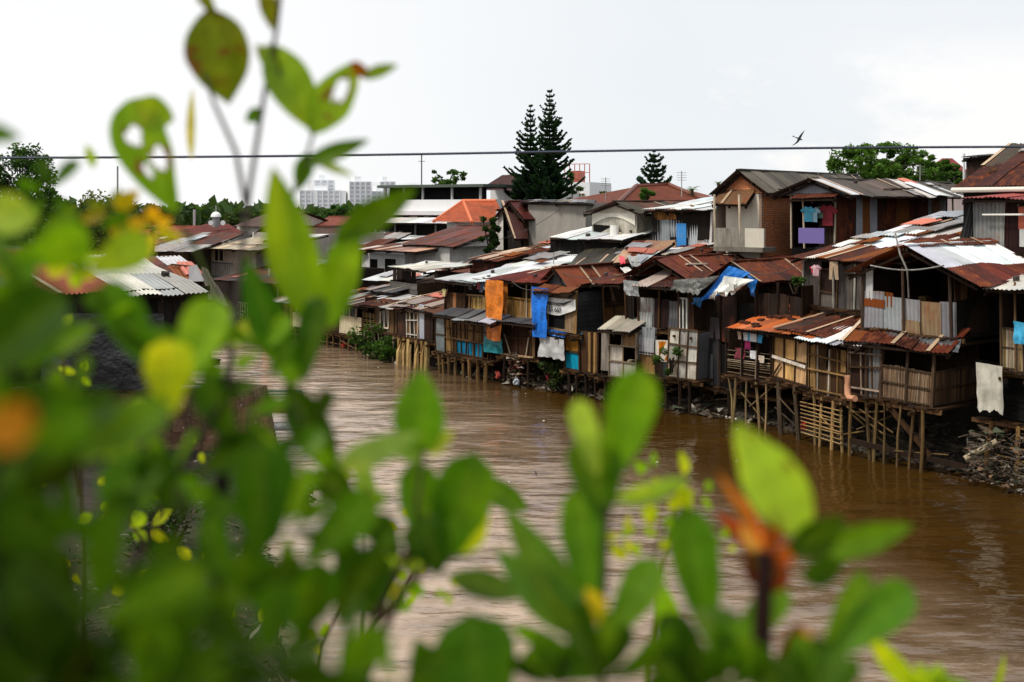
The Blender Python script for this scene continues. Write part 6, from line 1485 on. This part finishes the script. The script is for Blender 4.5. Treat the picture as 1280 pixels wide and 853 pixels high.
# right shrub with dry orange leaves
G_ = Shrub('shrub with a cluster of dry orange brown leaves near the right side', pt(960, 1100, .95), 'leafy_shrub'); Y = .95
G_.stem([(950, 1100), (952, 850), (955, 740), (958, 690)], 30, Y, (.05, .02, .015), 22)
G_.L(1010, 672, 922, 532, 62, Y, (.22, .36, .07), shape=1, fold=.1, spots=.12, face=V((-.1, -1, .2))); G_.L(1000, 690, 1150, 662, 34, Y, (.07, .16, .02), shape=1); G_.L(985, 690, 1060, 650, 40, Y, DKL, shape=1)
G_.L(950, 680, 902, 590, 12, Y, (.26, .09, .025), shape=1); G_.L(955, 690, 930, 620, 9, Y, (.5, .16, .05), shape=1); G_.L(962, 700, 966, 622, 17, Y, (.16, .03, .012), shape=1); G_.L(946, 690, 928, 656, 17, Y, (.50, .26, .16), shape=1); G_.L(965, 705, 1000, 678, 17, Y, (.34, .07, .02), shape=1); G_.L(965, 690, 985, 640, 10, Y, (.22, .05, .02), shape=1)
G_.L(945, 690, 900, 640, 18, Y+.3, (.18, .03, .02), shape=1); G_.L(955, 735, 935, 680, 34, Y, (.06, .012, .01), shape=1); G_.L(962, 740, 975, 690, 34, Y, (.10, .02, .012), shape=1)
G_.L(1030, 825, 1142, 732, 58, Y, (.05, .15, .02), shape=0); G_.L(1020, 830, 1090, 720, 50, Y, (.07, .17, .03), shape=0); G_.L(985, 850, 1000, 780, 36, Y, (.10, .03, .012), shape=1); G_.L(1020, 835, 1008, 785, 14, .93, (.45, .2, .1), shape=1)
G_.L(930, 820, 870, 760, 50, Y, (.06, .13, .05), shape=1); G_.ros(1010, 880, .85, 8, 95, 54, [MDL, DKL, (.05, .13, .03)], 0, 180); G_.ros(930, 860, .9, 5, 75, 42, [DKL, MDL], 20, 160)
G_.L(1150, 865, 1082, 792, 24, 1.2, (.30, .42, .02), shape=1, fold=.5); G_.ros(1165, 880, 1.2, 6, 60, 30, [LIM, BRL, MDL], 20, 170, shape=1); G_.L(1240, 870, 1260, 820, 10, 1.6, (.2, .3, .05), shape=1)
G_.L(1000, 720, 1060, 705, 34, Y, DKL, shape=1)
G_.done()

# a second, darker layer low at the left, nearer the lens
H_ = Shrub('very near dark leaves blurred across the bottom left corner', pt(60, 1400, .5), 'dense_shrub')
for px, py, Y, n, ln, wd in [(-40, 640, .5, 4, 120, 70), (90, 930, .5, 5, 150, 90), (280, 950, .5, 4, 120, 70)]:
    H_.ros(px, py, Y, n, ln, wd, [DKL, (.016, .045, .004), (.028, .075, .006)], 0, 360)
for x0, y0, x1, y1 in [(60, 1400, -20, 640), (90, 1300, 90, 900), (280, 1300, 280, 930), (420, 1300, 420, 930)]: H_.stem([(x0, y0), (x1, y1)], 14, .5, (.05, .05, .02), 8)
H_.done()
SUN_E = 2.9; WORLD_S = 1.06
# ------------------------------------------------------------------ light, world, camera
SE, SR = math.radians(48), math.radians(-38)
sun = bpy.data.lights.new('sun', 'SUN'); sun.energy = SUN_E; sun.angle = math.radians(10); sun.color = (1, .95, .86)
so = bpy.data.objects.new('sun', sun); COL.objects.link(so)
sd = V((math.sin(SR)*math.cos(SE), -math.cos(SR)*math.cos(SE)*.35+math.cos(SR)*math.cos(SE)*0, math.sin(SE)))
sd = V((-.50, -.28, .80)).normalized(); so.rotation_euler = sd.to_track_quat('Z', 'Y').to_euler()
w = bpy.data.worlds.new('World'); S.world = w; w.use_nodes = True; t = w.node_tree; bg = t.nodes['Background']
sky = N(t, 'ShaderNodeTexSky'); sky.sky_type = 'NISHITA'; sky.sun_disc = False; sky.sun_elevation = math.asin(sd.z); sky.sun_rotation = math.atan2(sd.x, sd.y)
tc = N(t, 'ShaderNodeTexCoord'); sx = N(t, 'ShaderNodeSeparateXYZ'); t.links.new(tc.outputs['Generated'], sx.inputs[0])
mp = N(t, 'ShaderNodeMapping'); mp.inputs['Scale'].default_value = (1, 1, 2.2); t.links.new(tc.outputs['Generated'], mp.inputs[0])
n1 = noise_n(t, 2.2, 3, coord=mp.outputs[0]); n2 = noise_n(t, 7, 6, coord=mp.outputs[0])
# broad tone: white to the left, cool grey to the right, one brighter cloud bank low on the right
base = mixc(t, maprange(t, sx.outputs[0], -.22, .12), (1.0, 1.0, 1.0), (.845, .88, .915))
cloud = math_n(t, 'MULTIPLY', maprange(t, math_n(t, 'ADD', n2, math_n(t, 'MULTIPLY', sx.outputs[0], 1.3)), .86, .98), maprange(t, sx.outputs[2], .15, .11))
base = mixc(t, math_n(t, 'MULTIPLY', cloud, 1.0), base, (1.0, .985, .975))
base = mixc(t, maprange(t, n1, .4, .62, 0, .25), base, (.98, .985, .99))
sk = mixc(t, 1.0, sky.outputs[0], (.07, .07, .07), 'MULTIPLY')
fin = mixc(t, .93, sk, base)
t.links.new(fin, bg.inputs[0]); bg.inputs[1].default_value = WORLD_S
cam = bpy.data.cameras.new('camera'); co = bpy.data.objects.new('camera', cam); COL.objects.link(co); S.camera = co
co.location = (0, 0, CAMZ); co.rotation_euler = (math.radians(90), 0, 0)
cam.lens = 40; cam.sensor_width = 36; cam.shift_y = -(426.5-YH)/1280; cam.clip_end = 6000; cam.clip_start = .05
cam.dof.use_dof = True; cam.dof.focus_distance = 42; cam.dof.aperture_fstop = 2.9; cam.dof.aperture_blades = 0
S.view_settings.view_transform = 'Standard'; S.view_settings.look = 'None'; S.view_settings.exposure = 0
S.cycles.max_bounces = 6; S.cycles.transparent_max_bounces = 4; S.cycles.caustics_reflective = False; S.cycles.caustics_refractive = False
